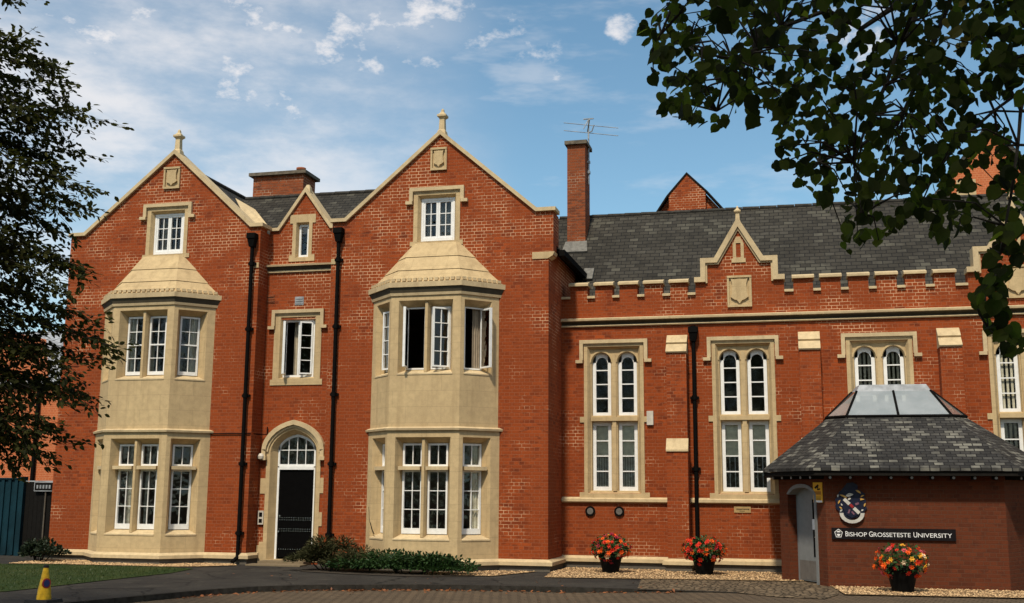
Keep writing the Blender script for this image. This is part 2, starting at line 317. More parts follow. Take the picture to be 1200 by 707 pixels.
class MB:
    def __init__(s): s.v = []; s.f = []; s.smooth = False
    def face(s, pts): i = len(s.v); s.v += [Vector(p) for p in pts]; s.f.append(list(range(i, i+len(pts))))
    def hexa(s, p):           # p: 8 points, bottom ring then top ring
        i = len(s.v); s.v += [Vector(q) for q in p]
        for q in ((3, 2, 1, 0), (4, 5, 6, 7), (0, 1, 5, 4), (1, 2, 6, 5), (2, 3, 7, 6), (3, 0, 4, 7)): s.f.append([i+j for j in q])
        return s
    def box(s, x0, x1, y0, y1, z0, z1):
        return s.hexa([(x0, y0, z0), (x1, y0, z0), (x1, y1, z0), (x0, y1, z0), (x0, y0, z1), (x1, y0, z1), (x1, y1, z1), (x0, y1, z1)])
    def fbox(s, fr, s0, s1, z0, z1, t0, t1):
        return s.hexa([fr.p(a, b, c) for b in (z0, z1) for a, c in ((s0, t1), (s1, t1), (s1, t0), (s0, t0))])
    def prism(s, fr, poly, t0, t1):            # extrude an (s, z) outline between two depths
        n = len(poly); i = len(s.v)
        s.v += [fr.p(a, b, t1) for a, b in poly] + [fr.p(a, b, t0) for a, b in poly]
        tri = tessellate_polygon([[Vector((a, b, 0)) for a, b in poly]])
        for t in tri: s.f.append([i+j for j in t]); s.f.append([i+n+j for j in reversed(t)])
        for j in range(n): q = (j+1) % n; s.f.append([i+j, i+q, i+n+q, i+n+j])
        return s
    def extrude_x(s, prof, x0, x1):            # profile of (y, z)
        n = len(prof); i = len(s.v)
        s.v += [Vector((x0, a, b)) for a, b in prof] + [Vector((x1, a, b)) for a, b in prof]
        for t in tessellate_polygon([[Vector((a, b, 0)) for a, b in prof]]): s.f.append([i+j for j in t]); s.f.append([i+n+j for j in t])
        for j in range(n): q = (j+1) % n; s.f.append([i+j, i+q, i+n+q, i+n+j])
        return s
    def panel(s, fr, outer, holes=(), thick=.3):
        """wall face with openings; holes: (outline on the face, outline at depth, depth)"""
        loops = [outer] + [h[0] for h in holes]
        i = len(s.v); flat = [q for l in loops for q in l]
        s.v += [fr.p(a, b, 0) for a, b in flat]
        for t in tessellate_polygon([[Vector((a, b, 0)) for a, b in l] for l in loops]): s.f.append([i+j for j in t])
        n = len(outer); b0 = len(s.v); s.v += [fr.p(a, b, -thick) for a, b in outer]
        for j in range(n): q = (j+1) % n; s.f.append([i+j, i+q, b0+q, b0+j])
        off = i+n
        for ho, hi, dep in holes:
            m_ = len(ho); b1 = len(s.v); s.v += [fr.p(a, b, -dep) for a, b in hi]
            for j in range(m_): q = (j+1) % m_; s.f.append([off+j, off+q, b1+q, b1+j])
            off += m_
        return s
    def ring(s, lo, hi):                        # skin between two point loops (open)
        n = len(lo); i = len(s.v); s.v += [Vector(p) for p in lo] + [Vector(p) for p in hi]
        for j in range(n-1): s.f.append([i+j, i+j+1, i+n+j+1, i+n+j])
        return s
    def solid(s, lo, hi):                       # closed prism between two same-length loops
        n = len(lo); i = len(s.v); s.v += [Vector(p) for p in lo] + [Vector(p) for p in hi]
        s.f.append([i+j for j in reversed(range(n))]); s.f.append([i+n+j for j in range(n)])
        for j in range(n): q = (j+1) % n; s.f.append([i+j, i+q, i+n+q, i+n+j])
        return s
    def tube(s, pts, rad, n=8, caps=True):
        s.smooth = True
        pts = [Vector(p) for p in pts]; rads = rad if isinstance(rad, (list, tuple)) else [rad]*len(pts)
        i = len(s.v); prev = None
        for k_, p in enumerate(pts):
            t = (pts[min(k_+1, len(pts)-1)] - pts[max(k_-1, 0)])
            t = t.normalized() if t.length > 1e-9 else Z
            if prev is None:
                a = t.cross(Z) if abs(t.z) < .9 else t.cross(Vector((1, 0, 0)))
            else: a = prev - t*prev.dot(t)
            a.normalize(); prev = a; b = t.cross(a)
            for j in range(n):
                w = 2*math.pi*j/n; s.v.append(p + (a*math.cos(w) + b*math.sin(w))*rads[k_])
        for k_ in range(len(pts)-1):
            for j in range(n): q = (j+1) % n; s.f.append([i+k_*n+j, i+k_*n+q, i+(k_+1)*n+q, i+(k_+1)*n+j])
        if caps: s.f.append([i+j for j in reversed(range(n))]); e = i+(len(pts)-1)*n; s.f.append([e+j for j in range(n)])
        return s
    def lathe(s, c, prof, n=16, sq=False):
        s.smooth = not sq; c = Vector(c); i = len(s.v)
        for r_, z_ in prof:
            for j in range(n):
                w = 2*math.pi*(j+.5)/n; s.v.append(c + Vector((math.cos(w)*r_, math.sin(w)*r_, z_)))
        for k_ in range(len(prof)-1):
            for j in range(n): q = (j+1) % n; s.f.append([i+k_*n+j, i+k_*n+q, i+(k_+1)*n+q, i+(k_+1)*n+j])
        s.f.append([i+j for j in reversed(range(n))]); e = i+(len(prof)-1)*n; s.f.append([e+j for j in range(n)])
        return s
    def strip(s, fr, path, th, t0, t1):         # coping: a band of thickness th laid on an (s, z) path
        P_ = [Vector((a, b)) for a, b in path]; n = len(P_); out = []
        for j in range(n):
            d0 = (P_[j]-P_[j-1]).normalized() if j > 0 else None; d1 = (P_[j+1]-P_[j]).normalized() if j < n-1 else None
            if d0 is None: nn = Vector((-d1.y, d1.x)); sc = 1
            elif d1 is None: nn = Vector((-d0.y, d0.x)); sc = 1
            else:
                n0 = Vector((-d0.y, d0.x)); n1 = Vector((-d1.y, d1.x)); nn = (n0+n1).normalized(); sc = 1/max(.35, nn.dot(n0))
            out.append(P_[j] + nn*th*sc)
        for j in range(n-1):
            a, b, c, d = P_[j], P_[j+1], out[j+1], out[j]
            s.prism(fr, [tuple(a), tuple(b), tuple(c), tuple(d)], t0, t1)
        return s
    def build(s, name, mat, parent=None, recalc=True):
        me = bpy.data.meshes.new(name)
        o_ = ORG.get(parent, Vector((0, 0, 0))) if parent else Vector((0, 0, 0))
        me.from_pydata([tuple(p - o_) for p in s.v], [], s.f)
        if recalc:
            bm = bmesh.new(); bm.from_mesh(me); bmesh.ops.recalc_face_normals(bm, faces=bm.faces); bm.to_mesh(me); bm.free()
        if s.smooth:
            me.polygons.foreach_set('use_smooth', [True]*len(me.polygons)); me.set_sharp_from_angle(angle=R(38))
        me.materials.append(MATS[mat]); me.update()
        o = bpy.data.objects.new(name, me); COL.objects.link(o)
        if parent: o.parent = bpy.data.objects[parent]; ORG[o.name] = o_
        return o.name
ORG = {}
def tag(o, label=None, cat=None, group=None, kind=None):
    o = bpy.data.objects[o] if isinstance(o, str) else o
    for k_, v_ in (('label', label), ('category', cat), ('group', group), ('kind', kind)):
        if v_: o[k_] = v_
    return o
def thing(name, loc, label, cat, group=None):
    o = bpy.data.objects.new(name, None); COL.objects.link(o); o.location = loc; o.empty_display_size = .2
    ORG[o.name] = Vector(loc); tag(o, label, cat, group); return o.name
def rect(a, b, c, d): return [(a, c), (b, c), (b, d), (a, d)]
def arch(xc, hw, z0, zs, za, n=9, pw=2.3, ex=.5, pt=.26):
    """door-like outline: straight jambs from z0 to the springing zs, then a four-centred arch to za"""
    pts = [(xc-hw, z0), (xc+hw, z0)]
    for i in range(n+1):
        x = hw*math.cos(math.pi*i/n)
        u = min(1, abs(x/hw)); pts.append((xc+x, zs + (za-zs)*((1-pt)*max(0, 1-u**pw)**ex + pt*(1-u)**.9)))
    return pts

def casement(fr, s0, s1, z0, z1, cols, rows, t, parent, name='casement', fw=.042, gb=.018, bottom=.0, top_arch=None, midrail=False, glass='glass', pane=True):
    """one glazed light: a white frame with its glazing bars, and its glass as a child"""
    b = MB(); d0, d1 = t-.028, t+.028
    zi0 = z0+max(fw, bottom)
    b.fbox(fr, s0, s0+fw, z0, z1, d0, d1); b.fbox(fr, s1-fw, s1, z0, z1, d0, d1)
    b.fbox(fr, s0+fw, s1-fw, z0, zi0, d0, d1+.004)
    if top_arch is None: b.fbox(fr, s0+fw, s1-fw, z1-fw, z1, d0, d1)
    for i in range(1, cols):
        x = s0+fw + (s1-s0-2*fw)*i/cols; b.fbox(fr, x-gb/2, x+gb/2, zi0, z1-fw*.5, t-.014, t+.014)
    for j in range(1, rows):
        zz = zi0 + (z1-fw-zi0)*j/rows; g = gb*1.9 if (midrail and j == rows//2) else gb
        b.fbox(fr, s0+fw, s1-fw, zz-g/2, zz+g/2, t-.0125, t+(.03 if (midrail and j == rows//2) else .0125))
    if top_arch is not None:
        xc, zs, za, pt = (*top_arch, .26)[:4]; hw = (s1-s0)/2
        o = arch(xc, hw, zs, zs, za, 12, pt=pt)[2:]; i_ = arch(xc, hw-fw*1.1, zs, zs, za-fw*1.4, 12, pt=pt)[2:]
        for q in range(len(o)-1): b.prism(fr, [o[q], o[q+1], i_[q+1], i_[q]], d0, d1)
    w = b.build(name, 'white_paint', parent)
    if pane:
        g = MB()
        if top_arch is None: g.face([fr.p(s0+.01, z0+.01, t-.02), fr.p(s1-.01, z0+.01, t-.02), fr.p(s1-.01, z1-.01, t-.02), fr.p(s0+.01, z1-.01, t-.02)])
        else: g.face([fr.p(a, c, t-.02) for a, c in arch(top_arch[0], (s1-s0)/2-.012, z0+.01, top_arch[1], top_arch[2]-.015, 12, pt=pt)])
        g.build('pane', glass, parent)
    return w
def curtain(fr, s0, s1, z0, z1, t, parent, mat='curtain_cloth', waves=5, name='curtain'):
    b = MB(); n = waves*6; lo = []; hi = []
    for i in range(n+1):
        s = s0+(s1-s0)*i/n; tt = t + .025*math.sin(i*2*math.pi/6 + .6)*(.7+.3*math.sin(i*.37))
        lo.append(fr.p(s, z0, tt)); hi.append(fr.p(s, z1, tt))
    b.ring(lo, hi); b.smooth = True; b.build(name, mat, parent, recalc=False)

# ------------------------------------------------------------------ ground
def sheet(name, poly, z, mat, kind='structure', thick=None, zfun=None):
    b = MB(); pts = [Vector((x, y, zfun(x, y) if zfun else z)) for x, y in poly]
    i = len(b.v); b.v += pts
    for t in tessellate_polygon([[Vector((x, y, 0)) for x, y in poly]]): b.f.append([i+j for j in t])
    if thick:
        n = len(pts); k_ = len(b.v); b.v += [p - Z*thick for p in pts]
        for j in range(n): q = (j+1) % n; b.f.append([i+j, i+q, k_+q, k_+j])
    o = b.build(name, mat); tag(o, kind=kind); return o
sheet('ground', [(-400, -300), (400, -300), (400, 500), (-400, 500)], -.16, 'soil_grass')
def roadz(x, y): return -.085 + .078*min(1, max(0, (x+4.0)/2.6))
bR = MB(); xs = [-60, -30, -12, -9, -6, -4, -3, -2, -1.4, 0, 3, 8, 40]
for a, c in zip(xs[:-1], xs[1:]): bR.face([(a, -60, roadz(a, 0)), (c, -60, roadz(c, 0)), (c, -2.2, roadz(c, 0)), (a, -2.2, roadz(a, 0))])
tag(bR.build('road', 'pavers', recalc=False), kind='structure')
KERB = [(-60, -30), (-20, -24), (-11.6, -12.2), (-10.75, -9.3), (-10.4, -8.2), (-10.05, -7.1), (-9.75, -6.25), (-9.3, -5.5), (-8.7, -5.0), (-7.8, -4.6), (-6.9, -4.22), (-5.9, -3.98),
        (-4.6, -3.86), (-3.5, -3.82), (-2.6, -3.82), (-1.9, -3.84), (-1.0, -3.9)]
sheet('path', KERB + [(-1.0, 4), (-30, 8), (-60, 8)], 0.0, 'asphalt', thick=.14)
sheet('forecourt', [(-2.75, -3.85), (-1.9, -3.86), (-1.0, -3.92), (-.3, -4.5), (.45, -4.6), (.70, -3.7), (.78, -1.9), (.6, 1.3), (-3.0, 1.3), (-3.0, -1.4)], .005, 'cobbles')
# a strip of kerb stones along the edge of the path
kb = MB()
for (a, c) in zip(KERB[2:-1], KERB[3:]):
    a = Vector((*a, 0)); c = Vector((*c, 0)); d = (c-a).normalized(); n = Vector((-d.y, d.x, 0)); L = (c-a).length; q = max(1, round(L/.6))
    for j in range(q):
        p0 = a+d*(L*j/q+.004); p1 = a+d*(L*(j+1)/q-.004); h = .012 if p1.x < -2.6 else .008
        kb.hexa([p0-n*.012-Z*.15, p1-n*.012-Z*.15, p1+n*.11-Z*.15, p0+n*.11-Z*.15, p0-n*.012+Z*h, p1-n*.012+Z*h, p1+n*.11+Z*h, p0+n*.11+Z*h])
tag(kb.build('kerb', 'kerb_stone'), kind='structure')
sheet('lawn', [(-60, -8), (-13.2, -8.3), (-12.75, -7.7), (-12.68, -6.6), (-12.62, -5.2), (-12.45, -3.1), (-12.7, -1.75), (-13.4, -1.55), (-16.3, -1.62), (-17.4, -1.9), (-60, -2.6)], .012, 'soil_grass')
GRAVELS = [[(-17.6, -.12), (-16.45, -.12), (-15.8, -.80), (-14.1, -.80), (-13.45, -.12), (-12.6, -.12), (-12.3, -.55), (-12.9, -1.2), (-13.5, -1.48), (-16.3, -1.55), (-17.4, -1.75)],
           [(-7.5, -.85), (-7.0, -.85), (-6.3, -.12), (-5.4, -.12), (-5.75, -1.05), (-6.0, -1.75), (-7.5, -1.8)],
           [(-5.05, 1.38), (.55, 1.38), (.2, -.9), (-.28, -1.08), (-1.2, -1.17), (-3.35, -1.48), (-4.9, -1.72), (-5.1, -.2)],
           [(.62, -2.02), (5.2, -2.02), (5.2, -3.3), (3.76, -3.5), (.80, -3.75), (.74, -3.0)]]
for g in GRAVELS: sheet('gravel', g, .016, 'gravel')
sheet('bed', [(-10.45, -1.15), (-9.4, -.12), (-8.7, -.85), (-6.9, -.85), (-6.3, -1.0), (-6.35, -1.95), (-7.5, -2.35), (-9.0, -2.15), (-10.2, -1.75)], .012, 'earth')
def inside(p, poly):
    c = False; j = len(poly)-1
    for i in range(len(poly)):
        xi, yi = poly[i]; xj, yj = poly[j]
        if (yi > p[1]) != (yj > p[1]) and p[0] < (xj-xi)*(p[1]-yi)/(yj-yi)+xi: c = not c
        j = i
    return c
def scatter(poly, n):
    x0 = min(p[0] for p in poly); x1 = max(p[0] for p in poly); y0 = min(p[1] for p in poly); y1 = max(p[1] for p in poly); out = []
    while len(out) < n:
        p = (random.uniform(x0, x1), random.uniform(y0, y1))
        if inside(p, poly): out.append(p)
    return out
pb = MB()
for g, n in zip(GRAVELS, (2200, 500, 3600, 2400)):
    for x, y in scatter(g, n):
        r_ = random.uniform(.010, .024); a = random.uniform(0, 6.28); c = Vector((x, y, .016)); h = r_*random.uniform(.5, 1.0)
        ring = [c + Vector((math.cos(a+q*1.257)*r_*random.uniform(.75, 1.2), math.sin(a+q*1.257)*r_*random.uniform(.75, 1.2), h*.35)) for q in range(5)]
        i = len(pb.v); pb.v += ring + [c + Z*h]
        for q in range(5): pb.f.append([i+q, i+(q+1) % 5, i+5])
tag(pb.build('pebbles', 'pebble', recalc=False), 'loose pale gravel pebbles lying along the foot of the walls', 'gravel', kind='stuff')
gb_ = MB(); lawnvis = [(-24, -7.9), (-13.2, -8.2), (-12.8, -7.6), (-12.7, -6.4), (-12.65, -5.2), (-12.5, -3.2), (-12.75, -1.8), (-13.4, -1.6), (-16.3, -1.66), (-17.4, -1.95), (-24, -2.3)]
for x, y in scatter(lawnvis, 16000):
    a = random.uniform(0, 6.28); h = random.uniform(.02, .055); w = .006; dx, dy = math.cos(a)*w, math.sin(a)*w; lx, ly = random.gauss(0, .015), random.gauss(0, .015)
    gb_.face([(x-dx, y-dy, .01), (x+dx, y+dy, .01), (x+lx, y+ly, .01+h)])
tag(gb_.build('grass', 'blade', recalc=False), 'short mown grass of the lawn by the left bay', 'grass', kind='stuff')

# ------------------------------------------------------------------ the gabled house
H = thing('gabled_house', (-11.4, 0, 0), 'red brick Victorian house with two gables, stone bay windows and a black arched door', 'house')
F0, FC = front(0.0), front(.5)
LC, RC = -15.0, -7.87           # bay centres
LG, RG = -14.83, -7.82          # gable centres
def topwin_hole(c): return rect(c-.52, c+.52, 7.42, 8.60)
def bayhole(c, a, b): return rect(c-1.25, c+1.25, a, b)
def hole(poly, dep=.3): return (poly, poly, dep)
w = MB()
w.panel(F0, [(-17.66, .0), (-12.38, .0), (-12.38, 8.04), (-12.64, 8.04), (LG, 10.04), (-17.24, 8.04), (-17.66, 8.04)],
        [hole(bayhole(LC, .3, 2.95)), hole(bayhole(LC, 3.3, 5.98)), hole(topwin_hole(-14.92))], .35)
w.box(-17.66, -17.31, .35, 9, 0, 7.4); w.box(-12.73, -12.38, .35, 1.2, 0, 7.95)
w.build('wall', 'brick', H)
w = MB()
w.panel(F0, [(-10.5, .0), (-5.2, .0), (-5.2, 7.0), (-5.09, 7.0), (-5.09, 8.04), (-5.5, 8.04), (RG, 10.04), (-10.14, 8.04), (-10.5, 8.04)],
        [hole(bayhole(RC, .3, 2.95)), hole(bayhole(RC, 3.3, 5.98)), hole(topwin_hole(-7.88))], .35)
w.box(-5.55, -5.2, .35, 9, 0, 7.3); w.box(-5.5, -5.092, .35, .6, 7.3, 8.03); w.box(-10.5, -10.15, .35, 1.2, 0, 7.95)
w.build('wall', 'brick', H)
w = MB()
CG = -11.45
w.panel(FC, [(-12.38, 0), (-10.5, 0), (-10.5, 8.03), (-10.76, 8.03), (CG, 8.98), (-12.12, 8.03), (-12.38, 8.03)],
        [hole(arch(-11.5, .62, .05, 2.55, 3.16), .2), hole(rect(-12.0, -11.06, 4.35, 5.80), .2), hole(rect(-11.68, -11.30, 7.32, 8.24), .2)], .35)
w.build('wall', 'brick', H)
# dark rooms behind the windows
for x0, x1, y0, y1, z0, z1 in ((-17.3, -12.75, .30, 4.2, .1, 3.02), (-17.3, -12.75, .30, 4.2, 3.25, 6.15), (-15.75, -13.9, .30, 2.8, 7.0, 8.78),
                               (-10.1, -5.6, .30, 4.2, .1, 3.02), (-10.1, -5.6, .30, 4.2, 3.25, 6.15), (-8.75, -6.95, .30, 2.8, 7.0, 8.75), (-12.3, -10.6, .80, 2.6, .05, 8.0)):
    r_ = MB(); r_.box(x0, x1, y0, y1, z0, z1); r_.f = [f for i, f in enumerate(r_.f) if i != 2]
    r_.build('interior', 'interior', H, recalc=False)
# plinth
def plinth(b1, b2, path, zt):
    """stone plinth following a plan path: weathered cream course on a grey footing"""
    P_ = [Vector((*q, 0)) for q in path]; n = len(P_)
    def off(e):
        out = []
        for j in range(n):
            d0 = (P_[j]-P_[j-1]).normalized() if j else None; d1 = (P_[j+1]-P_[j]).normalized() if j < n-1 else None
            if d0 is None: nn = d1.cross(Z); sc = 1
            elif d1 is None: nn = d0.cross(Z); sc = 1
            else: n0 = d0.cross(Z); nn = (n0+d1.cross(Z)).normalized(); sc = 1/nn.dot(n0)
            out.append(P_[j] + nn*e*sc)
        return out
    for e0, e1, z0, z1, b in ((.115, .115, zt-.13, zt-.055, b1), (.115, .012, zt-.055, zt, b1), (.05, .115, zt-.132, zt-.13, b1), (.055, .055, -.12, zt-.131, b2)):
        b.ring([p+Z*z0 for p in off(e0)], [p+Z*z1 for p in off(e1)])
b1, b2 = MB(), MB()
plinth(b1, b2, [(-17.66, 4), (-17.66, 0), (LC-1.55, 0), (LC-.835, -.72), (LC+.835, -.72), (LC+1.55, 0), (-12.38, 0), (-12.38, .5), (-12.3, .5)], .26)
plinth(b1, b2, [(-10.72, .5), (-10.5, .5), (-10.5, 0), (RC-1.55, 0), (RC-.835, -.72), (RC+.835, -.72), (RC+1.55, 0), (-5.2, 0), (-5.2, 1.5)], .26)
b1.build('plinth', 'stone_trim', H, recalc=False); b2.build('footing', 'stone_grey', H, recalc=False)

def bayplan(c, e, z, w0=1.52, f0=.82, p0=.70):
    return [Vector((c-w0-e*1.414, 0, z)), Vector((c-f0-e*.414, -p0-e, z)), Vector((c+f0+e*.414, -p0-e, z)), Vector((c+w0+e*1.414, 0, z))]
def back(loop): return loop + [Vector((loop[-1].x, .02, loop[-1].z)), Vector((loop[0].x, .02, loop[0].z))]
def bay(c, left):
    s = MB(); e = .02
    faces = []
    for z0, z1, oz0, oz1, ee in ((.13, 3.03, .66, 2.88, .025), (3.09, 6.12, 4.28, 5.95, 0.0)):
        pl = bayplan(c, ee, 0)
        for i in range(3):
            d = pl[i+1]-pl[i]; L = d.length; fr = F(pl[i], d)
            if i == 1: a, b = L/2-.64, L/2+.64
            elif i == 0: a, b = L-.80, L-.10
            else: a, b = .10, .80
            sp = .115
            s.panel(fr, rect(0, L, z0, z1), [(rect(a, b, oz0, oz1), rect(a+sp, b-sp, oz0+.11, oz1-.13), .25)], .02)
            faces.append((fr, i, a+sp, b-sp, oz0+.11, oz1-.13))
    B = s.build('bay_window', 'stone', H, recalc=False)
    t = MB()
    t.solid(back(bayplan(c, .075, 3.03)), back(bayplan(c, .085, 3.075))); t.solid(back(bayplan(c, .085, 3.075)), back(bayplan(c, .02, 3.11)))
    t.build('string_course', 'stone_trim', B)
    t = MB()
    t.solid(back(bayplan(c, .10, 6.245)), back(bayplan(c, .105, 6.36))); t.build('cornice', 'stone_trim', B)
    t = MB(); t.solid(back(bayplan(c, .03, 6.06)), back(bayplan(c, .045, 6.12))); t.build('bed_mould', 'stone_trim', B)
    t = MB(); t.solid(back(bayplan(c, .035, 6.121)), back(bayplan(c, .075, 6.243))); t.build('cornice_hollow', 'stone_grime_shade', B)
    # roof: three lipped courses of stone dying into the wall
    def rl(f, lip, z):
        hw = 1.61*(1-f)+.57*f; fw_ = .85*(1-f)+.50*f; p = .77*(1-f)+.10*f
        return [Vector((c-hw-lip, 0, z)), Vector((c-fw_-lip*.5, -p-lip, z)), Vector((c+fw_+lip*.5, -p-lip, z)), Vector((c+hw+lip, 0, z))]
    t = MB()
    for f0, f1, z0, z1, l0 in ((0, .34, 6.36, 6.68, .0), (.34, .66, 6.68, 7.03, .022), (.66, 1.0, 7.03, 7.40, .022)):
        t.solid(back(rl(f0, l0, z0)), back(rl(f1, 0, z1)))
    t.build('bay_roof', 'stone', B)
    t = MB(); lo = rl(.05, .0, 6.40)
    for i in range(3):
        d = lo[i+1]-lo[i]; L = d.length; fr = F(lo[i]-Z*lo[i].z, d); n = round(L/.128)
        for j in range(n):
            s_ = L*(j+.5)/n; t.fbox(fr, s_-.042, s_+.042, 6.385, 6.45, -.06, .045)
    t.build('dentil_course', 'stone_trim', B)
    # mullions, transoms, sills
    for fr, i, a, b, z0, z1 in faces:
        low = z0 < 2
        if i == 1:
            mcx = (a+b)/2; t = MB()
            t.prism(F(fr.p(mcx, 0, 0), fr.d), [(-.065, z0-.02), (.065, z0-.02), (.065, z1+.04), (-.065, z1+.04)], -.26, -.14)
            fm = F(fr.p(mcx, 0, 0), fr.d); t.hexa([fm.p(-.065, z0-.05, -.14), fm.p(-.03, z0-.06, -.05), fm.p(.03, z0-.06, -.05), fm.p(.065, z0-.05, -.14), fm.p(-.065, z1+.06, -.14), fm.p(-.03, z1+.09, -.05), fm.p(.03, z1+.09, -.05), fm.p(.065, z1+.06, -.14)])
            t.build('mullion', 'stone', B)
        if low:
            for q0, q1 in ([(a-.05, b+.05)] if i != 1 else [(a-.05, (a+b)/2-.066), ((a+b)/2+.066, b+.05)]):
                t = MB(); t.fbox(fr, q0, q1, 2.165, 2.245, -.26, -.03); t.build('transom', 'stone_trim', B)
        t = MB()
        t.hexa([fr.p(a-.125, z0-.125, .012), fr.p(b+.125, z0-.125, .012), fr.p(b+.0, z0-.02, -.26), fr.p(a, z0-.02, -.26),
                fr.p(a-.125, z0-.095, .012), fr.p(b+.125, z0-.095, .012), fr.p(b+.0, z0+.012, -.26), fr.p(a, z0+.012, -.26)])
        t.build('sill', 'stone_trim', B)
    for fr, i, a, b, z0, z1 in faces:
        low = z0 < 2; z0 += .012
        lights = [(a, b)] if i != 1 else [(a, (a+b)/2-.066), ((a+b)/2+.066, b)]
        for q, (x0, x1) in enumerate(lights):
            if low:
                casement(fr, x0, x1, 2.247, z1, 2, 1, -.235, B)
                casement(fr, x0, x1, z0, 2.163, 2, 3, -.235, B, bottom=.12)
            elif left:
                casement(fr, x0, x1, z0, z1, 2, 4, -.235, B, name='sash', bottom=.085, midrail=True)
            else:
                # the upper right bay: its casements stand open
                fm = MB(); fm.fbox(fr, x0, x0+.03, z0, z1, -.27, -.22); fm.fbox(fr, x1-.03, x1, z0, z1, -.27, -.22)
                fm.fbox(fr, x0+.03, x1-.03, z0, z0+.035, -.27, -.22); fm.fbox(fr, x0+.03, x1-.03, z1-.03, z1, -.27, -.22)
                fm.build('casement_box', 'white_paint', B)
                wv = x1-x0-.06
                if i == 0: hinge, ang = x1-.03, 15; side = -1
                elif i == 1 and q == 0: hinge, ang = x0+.03, 82; side = 1
                elif i == 1: hinge, ang = x1-.03, 38; side = -1
                else: hinge, ang = x1-.03, 93; side = -1
                a_ = R(ang); dv = (fr.d*side)*math.cos(a_) + fr.n*math.sin(a_)
                o = fr.p(hinge, 0, -.22)
                if side == 1: f2 = F(o, dv); casement(f2, 0, wv, z0+.035, z1-.035, 2, 4, 0, B, fw=.036)
                else: f2 = F(o+dv*wv, -dv); casement(f2, 0, wv, z0+.035, z1-.035, 2, 4, 0, B, fw=.036)
    f = faces[4] if len(faces) > 4 else None
    lo1, lo2, up1, up2 = faces[1], faces[2], faces[4], faces[5]
    if left:
        curtain(up1[0], up1[2]+.0, up1[2]+.20, up1[4], up1[5], -.285, B); curtain(up1[0], up1[3]-.50, up1[3]-.34, up1[4], up1[4]+.8, -.285, B)
        curtain(up2[0], up2[3]-.24, up2[3]+.02, up2[4], up2[5], -.285, B)
        curtain(lo1[0], lo1[2]+.22, lo1[2]+.32, lo1[4], lo1[5], -.32, B, 'blind_slat', 3); curtain(lo1[0], lo1[2]+.68, lo1[2]+.80, lo1[4], lo1[5], -.32, B, 'blind_slat', 3)
    else:
        curtain(lo2[0], lo2[3]-.24, lo2[3]+.05, lo2[4], lo2[5], -.285, B, waves=4)
        curtain(up2[0], up2[3]-.23, up2[3]-.04, up2[4], up2[5], -.29, B, 'slat_brown', 3)
bay(LC, True); bay(RC, False)

def hood(b, fr, xc, hw, ztop, zdrop, th=.085, t=.075, stop=.09):
    """square label mould with returned stops"""
    b.fbox(fr, xc-hw, xc+hw, ztop-th, ztop, 0, t); b.fbox(fr, xc-hw+.015, xc+hw-.015, ztop-th-.03, ztop-th, 0, t*.5)
    for sg in (-1, 1):
        x0, x1 = sorted((xc+sg*hw, xc+sg*(hw-th))); b.fbox(fr, x0, x1, zdrop, ztop-th-.001, 0, t)
        x0, x1 = sorted((xc+sg*(hw+stop), xc+sg*(hw-th+.01))); b.fbox(fr, x0, x1, zdrop-.075, zdrop-.001, 0, t+.01)
def top_window(c):
    s = MB(); op = rect(c-.41, c+.41, 7.49, 8.52)
    s.panel(F((0, -.02, 0), (1, 0, 0)), [(c-.57, 7.47), (c-.57, 8.64), (c+.57, 8.64), (c+.57, 7.47), (c+.65, 7.47), (c+.65, 7.36), (c-.65, 7.36), (c-.65, 7.47)][::-1],
            [(rect(c-.47, c+.47, 7.46, 8.58), op, .12)], .018)
    fr = F0
    w_ = MB(); t = -.13
    w_.fbox(fr, c-.41, c-.36, 7.49, 8.52, t-.03, t+.04); w_.fbox(fr, c+.36, c+.41, 7.49, 8.52, t-.03, t+.04)
    w_.fbox(fr, c-.36, c+.36, 7.49, 7.56, t-.03, t+.05); w_.fbox(fr, c-.36, c+.36, 8.47, 8.52, t-.03, t+.04)
    wn = w_.build('window', 'white_paint', H)
    s.build('stone_surround', 'stone', wn)
    b = MB(); hood(b, F0, c, .67, 8.76, 8.44); b.build('hood_mould', 'stone_trim', wn)
    casement(fr, c-.36, c-.002, 7.56, 8.47, 2, 3, t, wn, fw=.045); casement(fr, c+.002, c+.36, 7.56, 8.47, 2, 3, t, wn, fw=.045)
    return wn
wn = top_window(-14.93); curtain(F0, -15.28, -15.12, 7.5, 8.5, -.3, wn)
wn = top_window(-7.88); curtain(F0, -8.23, -8.08, 7.5, 8.5, -.3, wn); b = MB(); b.fbox(F0, -8.05, -7.5, 7.5, 8.5, -.42, -.40); b.build('blind', 'blind_slat', wn)
def shield_panel(parent, fr, x0, x1, z0, z1):
    b = MB(); b.fbox(fr, x0, x1, z0, z0+.05, 0, .05); b.fbox(fr, x0, x1, z1-.05, z1, 0, .06); b.fbox(fr, x0, x0+.045, z0+.05, z1-.05, 0, .05); b.fbox(fr, x1-.045, x1, z0+.05, z1-.05, 0, .05)
    b.fbox(fr, x0+.045, x1-.045, z0+.05, z1-.05, -.05, .006)
    p_ = b.build('shield_panel', 'stone', parent)
    c = (x0+x1)/2; hw = (x1-x0)/2-.075; zt = z1-.075; zb = z0+.075; h = zt-zb
    pts = [(c-hw*.95, zt), (c-hw*.6, zt-.02*h), (c, zt+.0), (c+hw*.6, zt-.02*h), (c+hw*.95, zt), (c+hw*.80, zt-.2*h), (c+hw*.84, zb+.42*h), (c+hw, zb+.27*h), (c+hw*.55, zb+.16*h), (c+hw*.3, zb+.14*h), (c, zb),
           (c-hw*.3, zb+.14*h), (c-hw*.55, zb+.16*h), (c-hw, zb+.27*h), (c-hw*.84, zb+.42*h), (c-hw*.80, zt-.2*h)]
    s = MB(); s.prism(fr, pts, .004, .055); s.build('shield', 'stone', p_)
